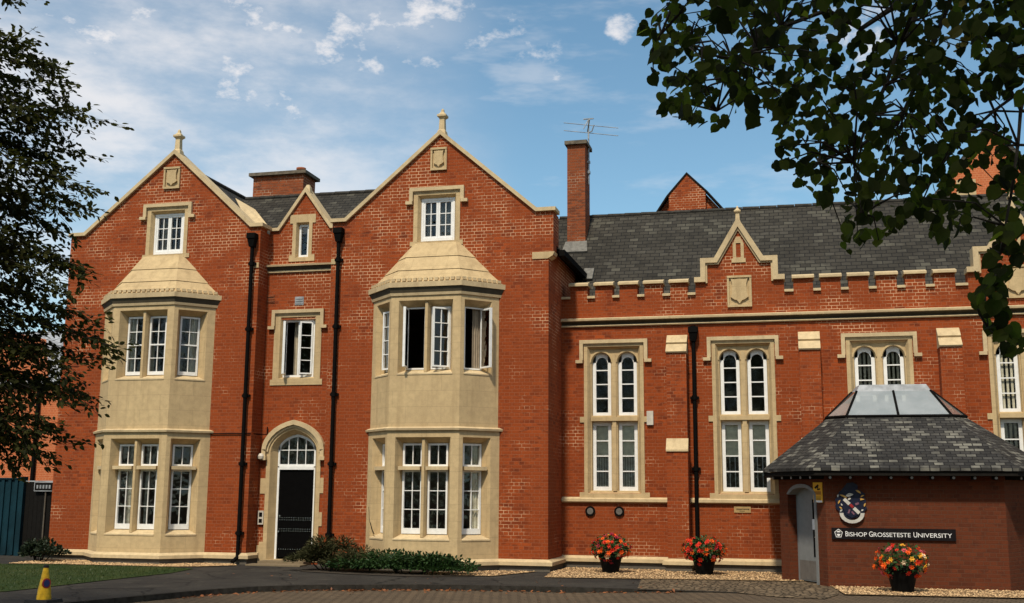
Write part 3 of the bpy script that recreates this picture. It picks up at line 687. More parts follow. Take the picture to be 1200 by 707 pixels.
shield_panel(H, F0, -15.10, -14.65, 9.14, 9.70); shield_panel(H, F0, -8.05, -7.65, 9.17, 9.72)
# copings and finials
def finial(parent, x, y, z, k=1.0):
    b = MB(); c = (x, y, z)
    b.lathe(c, [(.16*k, -.06), (.13*k, .06), (.098*k, .10), (.085*k, .36*k), (.098*k, .38*k), (.155*k, .42*k), (.155*k, .465*k), (.10*k, .49*k), (.05*k, .54*k), (.04*k, .60*k), (.01, .63*k)], 4, True)
    b.build('finial', 'stone_trim', parent)
b = MB()
b.strip(F0, [(-17.70, 8.04), (-17.24, 8.04), (LG, 10.04), (-12.64, 8.04), (-12.30, 8.04)], .085, -.42, .07)
b.build('gable_coping', 'stone_trim', H)
b = MB(); b.strip(F0, [(-10.54, 8.04), (-10.14, 8.04), (RG, 10.04), (-5.5, 8.04), (-5.03, 8.04)], .085, -.42, .07)
b.build('gable_coping', 'stone_trim', H)
b = MB(); b.strip(FC, [(-12.37, 8.03), (-12.12, 8.03), (CG, 8.98), (-10.76, 8.03), (-10.52, 8.03)], .075, -.38, .06); b.lathe((CG, .62, 9.0), [(.12, 0), (.09, .12), (.05, .2)], 4, True)
b.build('gable_coping', 'stone_trim', H)
finial(H, LG, .12, 10.10); finial(H, RG, .12, 10.10)
b = MB(); b.prism(F0, [(-5.58, 6.93), (-5.22, 6.93), (-5.10, 7.0), (-5.06, 7.09), (-5.58, 7.09)], -.34, .02); b.build('corbel', 'stone', H)
# roofs
def slab(b, quad, th=.06):
    q = [Vector(p) for p in quad]; n = (q[1]-q[0]).cross(q[2]-q[0]).normalized()
    if n.z < 0: q.reverse(); n = -n
    b.solid([p - n*th for p in q], q)
def gable_roof(xc, zr, k, hl, hr, y0, y1, parent):
    b = MB()
    for sg, hw in ((-1, hl), (1, hr)): slab(b, [(xc, y0, zr), (xc+sg*hw, y0, zr-k*hw), (xc+sg*hw, y1, zr-k*hw), (xc, y1, zr)])
    r_ = b.build('roof', 'slate', parent)
    t = MB()
    for j in range(int((y1-y0)/.45)):
        t.tube([(xc, y0+.45*j, zr+.02), (xc, y0+.45*j+.44, zr+.02)], .065, 8)
    t.build('ridge_tiles', 'ridge_grey', r_); return r_
gable_roof(LG, 9.84, .83, 2.95, 2.42, .40, 9.5, H); rr_ = gable_roof(RG, 9.66, .878, 2.66, 2.86, .40, 9.5, H)
b = MB(); b.box(-5.03, -4.90, .36, 3.3, 7.06, 7.20); b.box(-5.2, -5.03, .36, 3.3, 7.20, 7.23); b.build('gutter', 'black_iron', H)
b = MB(); slab(b, [(-12.9, .86, 7.75), (-10.0, .86, 7.75), (-9.3, 3.0, 9.62), (-14.5, 3.0, 9.62)]); slab(b, [(-14.5, 3.0, 9.62), (-9.3, 3.0, 9.62), (-9.3, 5.2, 7.75), (-14.5, 5.2, 7.75)])
cr = b.build('roof', 'slate', H)
t = MB()
for j in range(12): t.tube([(-14.4+.44*j, 3.0, 9.63), (-14.4+.44*j+.43, 3.0, 9.62)], .065, 8)
t.build('ridge_tiles', 'ridge_grey', cr)
b = MB(); b.tube([(-11.0, 1.62, 8.42), (-10.78, 1.62, 8.42)], .075, 10); b.build('roof_vent', 'black_iron', cr)
b = MB(); slab(b, [(-12.95, .40, 8.26), (-12.42, .48, 8.16), (-13.05, .95, 8.75), (-13.62, .95, 9.08)], .03); b.build('valley_flashing', 'stone_trim', H)
# wide chimney on the centre roof
b = MB(); b.box(-14.22, -12.72, 3.02, 3.80, 8.4, 10.26); ch = b.build('chimney', 'brick_chimney', H)
b = MB(); b.box(-14.32, -12.62, 2.92, 3.90, 10.26, 10.35); b.build('chimney_cap', 'cap_stone', ch)
b = MB(); b.lathe((-12.93, 3.30, 10.35), [(.12, 0), (.11, .10), (.135, .12), (.135, .16), (.10, .165)], 14); b.build('chimney_pot', 'terracotta', ch)
# string course, windows and door of the recessed centre
b = MB(); b.extrude_x([(.5, 7.11), (.37, 7.11), (.36, 7.15), (.5, 7.18)], -12.379, -10.501); b.build('string_course', 'stone_trim', H)
b = MB(); b.extrude_x([(.5, 7.02), (.47, 7.02), (.44, 7.06), (.40, 7.109), (.5, 7.109)], -12.379, -10.501); b.build('string_hollow', 'stone_grime_shade', H)
b = MB(); b.extrude_x([(.5, 6.975), (.455, 6.975), (.455, 7.019), (.5, 7.019)], -12.379, -10.501); b.build('bed_mould', 'stone_trim', H)
b = MB(); b.fbox(F0, -12.62, -12.385, 7.02, 7.15, 0, .02); b.build('stone_block', 'stone', H)
b = MB(); b.fbox(F0, -10.495, -10.38, 7.02, 7.15, 0, .02); b.build('stone_block', 'stone', H)
s = MB(); fo = F((0, .48, 0), (1, 0, 0)); c = -11.52
s.panel(fo, [(c-.62, 4.34), (c-.68, 4.34), (c-.68, 4.20), (c+.68, 4.20), (c+.68, 4.34), (c+.62, 4.34), (c+.62, 5.93), (c-.62, 5.93)],
        [(rect(c-.46, c+.46, 4.36, 5.86), rect(c-.40, c+.40, 4.40, 5.80), .12)], .018)
w_ = MB(); t = -.12
for a in ((c-.40, c-.35, 4.40, 5.80), (c+.35, c+.40, 4.40, 5.80), (c-.35, c+.35, 4.40, 4.45), (c-.35, c+.35, 5.75, 5.80), (c-.03, c+.03, 4.45, 5.75)): w_.fbox(FC, *a, t-.03, t+.03)
wn = w_.build('window', 'white_paint', H); s.build('stone_surround', 'stone', wn)
b = MB(); hood(b, FC, c, .68, 6.04, 5.64); b.build('hood_mould', 'stone_trim', wn)
a_ = R(74); dv = Vector((math.cos(a_), -math.sin(a_), 0)); casement(F(FC.p(c-.35, 0, -.09), dv), 0, .30, 4.46, 5.74, 1, 4, 0, wn, fw=.035)
a_ = R(28); dv = Vector((-math.cos(a_), -math.sin(a_), 0)); o = FC.p(c+.35, 0, -.09); casement(F(o+dv*.31, -dv), 0, .31, 4.46, 5.74, 1, 4, 0, wn, fw=.035)
curtain(FC, c-.22, c-.08, 4.42, 5.78, -.3, wn)
s = MB(); c = -11.50
s.panel(fo, [(c-.26, 7.40), (c-.34, 7.40), (c-.34, 7.24), (c+.34, 7.24), (c+.34, 7.40), (c+.26, 7.40), (c+.26, 8.20), (c+.34, 8.20), (c+.34, 8.42), (c-.34, 8.42), (c-.34, 8.20), (c-.26, 8.20)],
        [(rect(c-.17, c+.17, 7.33, 8.22), rect(c-.13, c+.13, 7.37, 8.18), .12)], .018)
wn = casement(FC, c-.13, c+.13, 7.37, 8.18, 1, 1, -.12, H, name='window', fw=.045); s.build('stone_surround', 'stone', wn)
# door: stone arch with toothed jambs
s = MB(); c = -11.50
s.panel(fo, arch(c, .70, .06, 2.62, 3.24, 12), [(arch(c, .60, .10, 2.60, 3.14, 12), arch(c, .485, .10, 2.66, 3.03, 12), .2)], .018)
for x0, x1, z0, z1 in ((-12.36, -12.19, .06, .42), (-12.33, -12.19, 1.62, 1.98), (-10.80, -10.70, 1.64, 2.0), (-10.80, -10.72, .88, 1.2), (-12.30, -12.19, .42, .5)):
    s.fbox(FC, x0, x1, z0, z1, -.01, .018)
dr = MB(); dr.fbox(FC, c-.435, c+.455, .14, 2.19, -.24, -.19)
D = dr.build('door', 'black_door', H); s.build('stone_surround', 'stone', D)
b = MB()
o = arch(c, .80, 2.5, 2.66, 3.36, 14)[2:]; i_ = arch(c, .70, 2.5, 2.62, 3.25, 14)[2:]; i2 = arch(c, .655, 2.5, 2.60, 3.19, 14)[2:]
for q in range(len(o)-1):
    b.prism(FC, [o[q], o[q+1], i_[q+1], i_[q]], 0, .10); b.prism(FC, [i_[q], i_[q+1], i2[q+1], i2[q]], .02, .055)
for sg in (-1, 1):
    x0, x1 = sorted((c+sg*.80, c+sg*.70)); b.fbox(FC, x0, x1, 2.5, 2.66, 0, .10); x0, x1 = sorted((c+sg*.83, c+sg*.68)); b.fbox(FC, x0, x1, 2.41, 2.5, 0, .12)
b.build('hood_mould', 'stone_trim', D)
b = MB(); b.fbox(FC, c-.485, c-.435, .10, 2.24, -.25, -.17); b.fbox(FC, c+.455, c+.485, .10, 2.24, -.25, -.17); b.fbox(FC, c-.435, c+.455, 2.19, 2.27, -.25, -.15); b.build('door_frame', 'white_paint', D)
casement(FC, c-.485, c+.485, 2.27, 3.03, 4, 2, -.2, D, name='fanlight', top_arch=(c, 2.66, 3.03), bottom=.05)
b = MB()
for z_ in (1.06, 1.01, .80, .75, .33):
    for j in range(14): x = c-.38+.78*j/13; b.fbox(FC, x-.010, x+.010, z_-.007, z_+.007, -.19, -.176)
b.build('door_studs', 'steel', D)
b = MB(); b.tube([FC.p(c-.38, .74, -.19), FC.p(c-.38, .74, -.12)], .02, 8); b.tube([FC.p(c-.38, 1.1, -.19), FC.p(c-.38, 1.1, -.165)], .02, 8); b.build('door_knob', 'steel', D)
b = MB(); b.box(-12.1, -10.95, .05, .68, -.02, .085); b.box(-12.2, -10.85, -.35, .05, -.02, .03); b.build('doorstep', 'stone_step', H)
b = MB(); b.fbox(FC, -12.34, -12.20, .90, 1.22, .0, .05); kp = b.build('entry_panel', 'plastic_pale', H)
b = MB(); b.fbox(FC, -12.31, -12.23, 1.08, 1.18, .05, .055); b.fbox(FC, -12.31, -12.23, .94, 1.03, .05, .055); b.build('entry_button', 'black_iron', kp)
b = MB(); b.lathe((-12.30, .40, 2.44), [(.02, -.02), (.075, 0), (.085, .06), (.05, .12), (.02, .13)], 12); b.build('door_lamp', 'plastic_pale', H)
# vents
for x0, x1, z0, z1, mt in ((-12.37, -12.17, 6.22, 6.43, 'brick_chimney'), (-11.63, -11.40, 6.15, 6.36, 'lead'), (-10.68, -10.55, 6.22, 6.40, 'brick_chimney')):
    b = MB(); b.fbox(FC, x0, x1, z0, z1, 0, .012)
    for j in range(3): b.fbox(FC, x0+.02, x1-.02, z0+.03+.06*j, z0+.055+.06*j, .012, .022)
    b.build('air_brick', mt, H)
b = MB(); b.fbox(FC, -12.42+.06, -12.2, 3.28, 3.5, 0, .008); b.build('air_brick', 'brick', H)
# rainwater pipes
def downpipe(parent, x, y, z0, z1, r_=.046, shoe=True):
    b = MB(); b.tube([(x, y, z0), (x, y, z1)], r_, 10)
    for q in range(int((z1-z0)/1.6)+1): zz = z0+.5+1.6*q; b.tube([(x, y, zz), (x, y, zz+.10)], r_*1.35, 10); b.box(x-.1, x+.1, y+.02, y+.075, zz+.02, zz+.08)
    if shoe: b.tube([(x, y, z0+.06), (x, y-.02, z0), (x-.05, y-.16, z0-.10)], r_, 10)
    p_ = b.build('downpipe', 'black_iron', parent)
    b = MB(); hx = MB()
    b.hexa([(x-.06, y-.07, z1-.06), (x+.06, y-.07, z1-.06), (x+.06, y+.07, z1-.06), (x-.06, y+.07, z1-.06), (x-.095, y-.11, z1+.14), (x+.095, y-.11, z1+.14), (x+.095, y+.07, z1+.14), (x-.095, y+.07, z1+.14)])
    b.box(x-.11, x+.11, y-.125, y+.07, z1+.14, z1+.27); b.build('hopper', 'black_iron', p_)
downpipe(H, -12.54, -.085, .16, 7.58); downpipe(H, -10.29, -.085, .16, 7.60)
b = MB(); b.tube([(-13.44, -.03, 3.02), (-12.40, -.03, 3.02), (-12.36, .4, 3.02), (-12.2, .46, 3.02), (-12.2, .46, 3.2)], .014, 6); b.build('cable', 'black_iron', H)
b = MB(); fl = F((RC-1.52, 0, 0), (.7, -.7, 0)); b.tube([fl.p(.10, 1.35, .02), fl.p(.16, 1.05, .02), fl.p(.30, .85, .02), fl.p(.42, .76, .02)], .01, 6); b.build('cable', 'black_iron', H)

# ------------------------------------------------------------------ the crenellated hall
HL = thing('crenellated_hall', (1.4, 1.5, 0), 'long red brick hall with battlements, tall twin lancet windows and a slate roof', 'hall')
FH = front(1.5)
WX = [-3.965, -1.0, 1.955, 4.90]; BX = [-2.475, .465, 3.40, 6.35, 9.30, 12.25]
XE = 13.4
MX = [(6.1+.6*j, 6.52+.6*j) for j in range(12)]
def merl():
    top = []                                    # outline of the parapet's top edge, left to right
    ms = [(-4.99, -4.58), (-4.39, -3.98), (-3.81, -3.39), (-3.22, -2.80), (-2.62, -2.22)]
    ms2 = [(.17, .60), (.77, 1.20), (1.37, 1.80), (1.97, 2.40), (2.58, 3.0), (3.19, 3.62)]
    zc, zm = 6.235, 6.535
    top.append((-5.2, zc))
    for a, b_ in ms: top += [(a, zc), (a, zm), (b_, zm), (b_, zc)]
    def gab(c): return [(c-1.0, zc), (c-1.0, zm-.01), (c-.76, zm-.01), (c-.76, 6.97), (c-.49, 6.97), (c, 7.80), (c+.49, 6.97), (c+.76, 6.97), (c+.76, zm-.01), (c+1.0, zm-.01), (c+1.0, zc)]
    top += gab(-1.035)
    for a, b_ in ms2: top += [(a, zc), (a, zm), (b_, zm), (b_, zc)]
    top += gab(4.88)
    for a, b_ in MX: top += [(a, zc), (a, zm), (b_, zm), (b_, zc)]
    top.append((XE, zc))
    cren = [(-5.2, -4.99)]; al = ms + [(-2.035, -.035)] + ms2 + [(3.88, 5.88)] + MX
    for p_, q_ in zip(al[:-1], al[1:]): cren.append((p_[1], q_[0]))
    return top, ms + ms2 + MX, cren
TOP, MER, CREN = merl()
w = MB()
holes = [hole(rect(c-.62, c+.62, 1.70, 5.06), .3) for c in WX] + [hole(rect(x-.62, x+.62, 1.70, 5.06), .3) for x in (7.86, 10.82)]
w.panel(FH, [(-5.2, 0), (XE, 0)] + TOP[::-1], holes, .32)
w.box(XE-.32, XE, 1.82, 8.6, 0, 6.2)
w.build('wall', 'brick', HL)
r_ = MB(); r_.box(-5.15, XE-.4, 1.82, 4.9, .05, 5.4); r_.f = [f for i, f in enumerate(r_.f) if i != 2]; r_.build('interior', 'interior', HL, recalc=False)
for a, c in MER:
    b = MB(); b.extrude_x([(1.42, 6.535), (1.42, 6.585), (1.45, 6.60), (1.66, 6.66), (1.87, 6.60), (1.90, 6.535)], a-.03, c+.03); b.build('merlon_coping', 'stone_trim', HL)
for a, c in CREN:
    b = MB(); b.extrude_x([(1.44, 6.235), (1.44, 6.285), (1.55, 6.31), (1.86, 6.31), (1.86, 6.235)], a+.001, c-.001); b.build('crenel_sill', 'stone_trim', HL)
for c in (-1.035, 4.88):
    g = MB(); fr = front(1.5)
    path = [(c-1.02, 6.525), (c-.76, 6.525), (c-.76, 6.97), (c-.49, 6.97), (c, 7.80), (c+.49, 6.97), (c+.76, 6.97), (c+.76, 6.525), (c+1.02, 6.525)]
    g.strip(fr, path, .115, -.34, .09)
    inner = [(c-.72, 6.50), (c-.72, 6.93), (c-.465, 6.93), (c, 7.72), (c+.465, 6.93), (c+.72, 6.93), (c+.72, 6.50)]
    g.strip(fr, inner, .045, 0, .045)
    gc = g.build('gablet_coping', 'stone_trim', HL)
    finial(gc, c, 1.56, 7.88, .70)
    s = MB(); fo2 = F((0, 1.478, 0), (1, 0, 0))
    s.panel(fo2, [(c-.16, 6.96), (c+.16, 6.96), (c+.16, 7.06), (c+.125, 7.06), (c+.125, 7.40), (c+.05, 7.56), (c-.05, 7.56), (c-.125, 7.40), (c-.125, 7.06), (c-.16, 7.06)], [(rect(c-.055, c+.055, 7.08, 7.42), rect(c-.03, c+.03, 7.1, 7.40), .10)], .018)
    sp_ = s.build('slit_surround', 'stone', HL)
    b = MB(); b.fbox(fo2, c-.04, c+.04, 7.09, 7.41, -.12, -.101); b.build('slit', 'black_iron', sp_)
    shield_panel(HL, FH, c-.275, c+.275, 5.92, 6.65)
# cornice
b = MB(); b.extrude_x([(1.5, 5.675), (1.375, 5.68), (1.365, 5.69), (1.36, 5.735), (1.46, 5.765), (1.5, 5.77)], -5.198, XE); b.build('cornice', 'stone_trim', HL)
b = MB(); b.extrude_x([(1.5, 5.55), (1.45, 5.55), (1.435, 5.57), (1.45, 5.592), (1.5, 5.592)], -5.198, XE); b.build('bed_mould', 'stone_trim', HL)
b = MB(); b.extrude_x([(1.5, 5.593), (1.485, 5.593), (1.475, 5.63), (1.42, 5.66), (1.40, 5.673), (1.5, 5.674)], -5.198, XE); b.build('cornice_hollow', 'stone_grime_shade', HL)
# roof, chimney, ridge
b = MB(); slab(b, [(-5.6, 1.9, 5.57), (XE+.2, 1.9, 5.57), (XE+.2, 5.2, 9.17), (-7.0, 5.2, 9.17)]); slab(b, [(-7.0, 5.2, 9.17), (XE+.2, 5.2, 9.17), (XE+.2, 8.5, 5.57), (-7.0, 8.5, 5.57)])
hr = b.build('roof', 'slate', HL)
t = MB()
for j in range(43): t.tube([(-6.0+.45*j, 5.2, 9.17), (-6.0+.45*j+.44, 5.2, 9.16)], .062, 8)
t.build('ridge_tiles', 'ridge_grey', hr)
b = MB(); b.box(-5.62, -5.13, 4.32, 5.02, 7.9, 10.98); ch = b.build('chimney', 'brick_chimney', HL)
b = MB(); b.box(-5.68, -5.07, 4.24, 5.10, 10.98, 11.08); b.build('chimney_cap', 'cap_stone', ch)
b = MB(); b.hexa([(-5.72, 4.05, 7.93), (-5.03, 4.05, 7.93), (-5.09, 4.32, 8.26), (-5.66, 4.32, 8.26), (-5.72, 4.03, 7.96), (-5.03, 4.03, 7.96), (-5.09, 4.30, 8.30), (-5.66, 4.30, 8.30)]); b.build('flashing', 'flash_lead', ch)
b = MB(); b.box(-4.35, -4.95, 3.30, 3.55, 7.2, 7.23) if False else b.hexa([(-5.0, 3.2, 7.02), (-4.75, 3.2, 7.02), (-4.75, 3.5, 7.35), (-5.0, 3.5, 7.35), (-5.0, 3.16, 7.05), (-4.75, 3.16, 7.05), (-4.75, 3.46, 7.38), (-5.0, 3.46, 7.38)]); b.build('flashing', 'flash_lead', hr)
# buttresses
for xb in BX:
    b = MB()
    b.box(xb-.225, xb+.225, 1.12, 1.5, 2.9, 4.86); b.box(xb-.235, xb+.235, .98, 1.5, 0.0, 2.62)
    bt = b.build('buttress', 'brick', HL)
    for z0, z1, y0, y1 in ((4.85, 5.08, 1.09, 1.28), (5.08, 5.31, 1.27, 1.47)):
        s = MB(); s.extrude_x([(1.5, z0), (y0, z0), (y0-.02, z0+.03), (y1, z1-.004), (1.5, z1-.004)], xb-.235, xb+.235); s.build('cap_stone', 'stone_trim', bt)
    s = MB(); s.extrude_x([(1.12, 2.62), (.95, 2.62), (.95, 2.66), (1.105, 2.915), (1.12, 2.915)], xb-.245, xb+.245)
    s.build('set_off_stone', 'stone_trim', bt)
# sill string, plinth
edges = [-5.19] + [v for x in BX for v in (x-.238, x+.238)] + [XE]
for a, c in zip(edges[0::2], edges[1::2]): b = MB(); b.extrude_x([(1.5, 1.47), (1.45, 1.485), (1.42, 1.50), (1.42, 1.56), (1.5, 1.60)], a, c); b.build('sill_course', 'stone_trim', HL)
b1, b2 = MB(), MB(); pth = [(-5.19, 1.5)]
for x in BX: pth += [(x-.235, 1.5), (x-.235, .98), (x+.235, .98), (x+.235, 1.5)]
plinth(b1, b2, pth + [(XE, 1.5)], .285); b1.build('plinth', 'stone_trim', HL, recalc=False); b2.build('footing', 'stone_grey', HL, recalc=False)
# windows
def hall_window(c, kind):
    fo_ = F((0, 1.475, 0), (1, 0, 0))
    s = MB()
    s.panel(fo_, [(c-.70, 1.71), (c-.81, 1.71), (c-.81, 1.59), (c+.81, 1.59), (c+.81, 1.71), (c+.70, 1.71), (c+.70, 3.31), (c+.80, 3.31), (c+.80, 3.44), (c+.70, 3.44), (c+.70, 5.15), (c-.70, 5.15),
                  (c-.70, 3.44), (c-.80, 3.44), (c-.80, 3.31), (c-.70, 3.31)],
            [(rect(c-.62, c+.62, 1.68, 5.08), rect(c-.545, c+.545, 1.73, 5.01), .13)], .022)
    # tracery plate with four openings
    hl, hr_ = c-.305, c+.305; hw = .235
    fp = F((0, 1.585, 0), (1, 0, 0))
    hs = []
    for x in (hl, hr_):
        hs.append((arch(x, hw, 3.46, 4.72, 4.97, 12, pt=.12), arch(x, hw-.02, 3.48, 4.72, 4.95, 12, pt=.12), .08)); hs.append((rect(x-hw, x+hw, 1.74, 3.33), rect(x-hw+.02, x+hw-.02, 1.75, 3.32), .08))
    s.panel(fp, rect(c-.56, c+.56, 1.70, 5.02), hs, .05)
    s.fbox(fo_, c-.545, c+.545, 3.345, 3.43, -.12, -.045)
    s.prism(F((c, 1.475, 0), (1, 0, 0)), rect(-.045, .045, 1.74, 4.90), -.115, -.07)
    for x in (hl, hr_):                         # cusped heads
        o = arch(x, hw+.05, 4.7, 4.72, 5.0, 12, pt=.12)[2:]; i_ = arch(x, hw+.005, 4.7, 4.72, 4.965, 12, pt=.12)[2:]
        for q in range(len(o)-1): s.prism(fo_, [o[q], o[q+1], i_[q+1], i_[q]], -.112, -.085)
    S = s.build('window', 'stone', HL, recalc=False)
    b = MB(); hood(b, FH, c, .80, 5.24, 4.77); b.build('hood_mould', 'stone_trim', S)
    for x in (hl, hr_):
        casement(FH, x-hw-.005, x+hw+.005, 3.45, 4.97, 1, 4, -.20, S, top_arch=(x, 4.72, 4.985, .12), fw=.100, gb=.026)
        casement(FH, x-hw-.005, x+hw+.005, 1.74, 3.34, 1, 4, -.20, S, fw=.098, gb=.026, bottom=.10)
        if kind in ('bars', 'slats'):
            b = MB(); b.fbox(FH, x-hw, x+hw, 2.54, 3.33, -.255, -.25); b.build('roller_blind', 'blind_cloth', S)
            b = MB()
            n = 4 if kind == 'bars' else 7
            for j in range(n):
                xx = x-hw+.06+(2*hw-.12)*j/(n-1)
                if kind == 'bars': b.tube([FH.p(xx, 1.74, -.25), FH.p(xx, 2.56, -.25)], .010, 6)
                else: b.fbox(FH, xx-.022, xx+.022, 1.74, 2.56, -.255, -.25)
            b.build('window_bars' if kind == 'bars' else 'vertical_blind', 'blind_slat' if kind == 'slats' else 'white_paint', S)
        else:
            b = MB()
            for j in range(5): xx = x-hw+.05+(2*hw-.1)*j/4; b.fbox(FH, xx-.024, xx+.024, 1.74, 4.9, -.265, -.26)
            b.build('vertical_blind', 'curtain_cloth', S)
hall_window(WX[0], 'slats'); hall_window(WX[1], 'bars'); hall_window(WX[2], 'blind'); hall_window(WX[3], 'blind'); hall_window(7.86, 'blind'); hall_window(10.82, 'blind')
downpipe(HL, -2.10, 1.405, .10, 5.20, shoe=False)
b = MB(); b.fbox(FH, -3.20, -3.05, 3.24, 3.56, .0, .06); b.build('junction_box', 'plastic_pale', HL)
for x in (-4.53, -3.86):
    b = MB(); b.tube([(x, 1.5, 1.28), (x, 1.46, 1.28)], [.115, .115], 18); v_ = b.build('round_vent', 'black_iron', HL)
    b = MB(); b.tube([(x, 1.462, 1.28), (x, 1.452, 1.28)], [.075, .07], 16); b.build('vent_grille', 'grey_kick', v_)
pq = MB(); pq.fbox(FH, -1.285, -.92, 1.285, 1.425, 0, .018)
PQ = thing('wall_plaque', (-1.10, 1.5, 1.28), 'small brass plaque with dark lettering below the second lancet window', 'plaque'); pq.build('plate', 'brass', PQ)
b = MB()
random.seed(3)
x = -1.23
while x < -.98: l = random.uniform(.012, .03); b.fbox(FH, x, x+l, 1.345, 1.375, .018, .020); x += l+.006
b.build('lettering', 'brass_dark', PQ); b = MB(); b.fbox(FH, -1.17, -1.05, 1.313, 1.325, .018, .020); b.build('lettering', 'brass_dark', PQ)

# aerial on the tall chimney
AE = thing('tv_aerial', (-5.08, 4.7, 10.2), 'thin metal television aerial with long rods on the tall chimney', 'aerial')
b = MB(); b.tube([(-5.10, 4.7, 9.95), (-5.10, 4.7, 11.82)], .022, 8); b.box(-5.14, -5.06, 4.64, 4.76, 10.25, 10.33); b.box(-5.14, -5.06, 4.64, 4.76, 10.55, 10.61); b.build('mast', 'lead', AE)
for z_ in (11.63, 11.41):
    b = MB(); b.tube([(-5.76, 4.55, z_+.07), (-4.30, 4.85, z_-.09)], .010, 6); b.build('rod', 'lead', AE)
b = MB(); b.tube([(-5.10, 4.55, 11.40), (-4.98, 4.2, 11.62)], .016, 6); b.tube([(-5.10, 4.7, 11.42), (-5.0, 4.66, 11.44), (-4.93, 4.62, 11.60)], .016, 6); b.tube([(-5.22, 4.6, 11.5), (-5.1, 4.7, 11.8)], .012, 6); b.box(-5.24, -4.96, 4.68, 4.72, 11.80, 11.825); b.build('dipole', 'lead', AE)

# ------------------------------------------------------------------ the entrance lodge
LO = thing('entrance_lodge', (2.17, -.3, 0), 'low dark brick entrance lodge with canted corners, slate roof and glass lantern', 'lodge')
PL = [Vector((-.27, 1.5, 0)), Vector((-.27, -.51, 0)), Vector((.59, -2.0, 0)), Vector((3.75, -2.0, 0)), Vector((4.61, -.51, 0)), Vector((4.61, 1.5, 0))]
w = MB(); LF = []
for i in range(5):
    d = PL[i+1]-PL[i]; L = d.length; fr = F(PL[i], d); LF.append((fr, L)); hs = []
    if i == 1: cL = L-.85; hs = [hole(arch(cL, .545, .0, 1.70, 1.90, 10, ex=.8, pt=0), .24)]
    w.panel(fr, [(0, -.1), (L, -.1), (L, 2.16), (0, 2.16)] if i != 1 else [(0, -.1), (L, -.1), (L, 2.16), (0, 2.16)], [(h[0], h[1], h[2]) for h in hs] if i != 1 else [([(a, max(c, .001)) for a, c in hs[0][0]],)*2 + (.26,)], .2)
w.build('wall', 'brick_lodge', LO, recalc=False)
r_ = MB(); inn = [(-.0, 1.5), (.0, -.4), (.75, -1.75), (3.6, -1.75), (4.3, -.4), (4.3, 1.5)]
r_.solid([Vector((x, y, .01)) for x, y in inn], [Vector((x, y, .02)) for x, y in inn]); r_.build('floor_slab', 'grey_kick', LO)
EV = [Vector((-.58, 1.5, 2.19)), Vector((-.58, -.62, 2.19)), Vector((.385, -2.35, 2.19)), Vector((3.955, -2.35, 2.19)), Vector((4.92, -.62, 2.19)), Vector((4.92, 1.5, 2.19))]
LB_ = [Vector((.74, 1.49, 3.27)), Vector((.74, .25, 3.27)), Vector((1.11, -.42, 3.25)), Vector((3.14, -.42, 3.25)), Vector((3.50, .25, 3.27)), Vector((3.50, 1.49, 3.27))]
b = MB()
for i in range(5):
    q = [EV[i], EV[i+1], LB_[i+1], LB_[i]]; b.solid([p - Z*.055 for p in q], q)
lr = b.build('roof', 'slate_lodge', LO)
b = MB()
for i in range(5):
    a, c = EV[i], EV[i+1]; fr = F(a-Z*a.z, c-a); L = (c-a).length; b.fbox(fr, .02, L-.02, 2.06, 2.134, -.06, -.03)
b.build('fascia', 'wood_dark', lr)
b = MB()      # soffit
b.solid([Vector((p.x, p.y, 2.05)) for p in EV], [Vector((p.x, p.y, 2.06)) for p in EV]); b.build('soffit', 'wood_dark', lr)
bre = MB(); brk = MB()
for i, s0, st, n in ((1, .30, .36, 5), (2, .30, .362, 10), (3, .30, .36, 4)):
    a, c = EV[i], EV[i+1]; fr = F(a-Z*a.z, c-a); L = (c-a).length
    for j in range(n):
        s_ = s0+st*j
        if s_ < L-.1: brk.fbox(fr, s_-.03, s_+.03, 1.985, 2.05, -.34, -.075); bre.tube([fr.p(s_, 2.015, -.075), fr.p(s_, 2.015, -.06)], .026, 8)
brk.build('rafter_feet', 'wood_dark', lr); bre.build('rafter_ends', 'bracket_end', lr)
# lantern
LT = [Vector((1.42, 1.49, 3.86)), Vector((1.41, .62, 3.86)), Vector((1.50, .30, 3.86)), Vector((2.78, .30, 3.86)), Vector((2.87, .62, 3.86)), Vector((2.86, 1.49, 3.86))]
LT = [Vector((1.30, 1.49, 3.86)), Vector((1.30, .75, 3.86)), Vector((1.37, .28, 3.84)), Vector((2.84, .28, 3.84)), Vector((2.93, .75, 3.86)), Vector((2.93, 1.49, 3.86))]
b = MB()
for i in (1, 2, 3, 4): b.tube([LB_[i]+Z*.02, LT[i]], .028, 6)
for i in range(5): b.tube([LB_[i]+Z*.02, LB_[i+1]+Z*.02], .035, 6)
mid0, mid1 = (LB_[2]+LB_[3])/2+Z*.02, (LT[2]+LT[3])/2; b.tube([mid0, mid1], .026, 6)
lan = b.build('lantern', 'black_iron', LO)
b = MB()
for i in range(5): b.face([LB_[i]+Z*.02, LB_[i+1]+Z*.02, LT[i+1], LT[i]])
b.build('pane', 'roof_glass', lan, recalc=False)
b = MB(); tp = [Vector((p.x*.9+.215, p.y+.10 if p.y < 1.4 else p.y, 3.985)) for p in LT]; b.solid([p+Z*0 for p in LT], tp); b.build('lantern_cap', 'lead', lan)
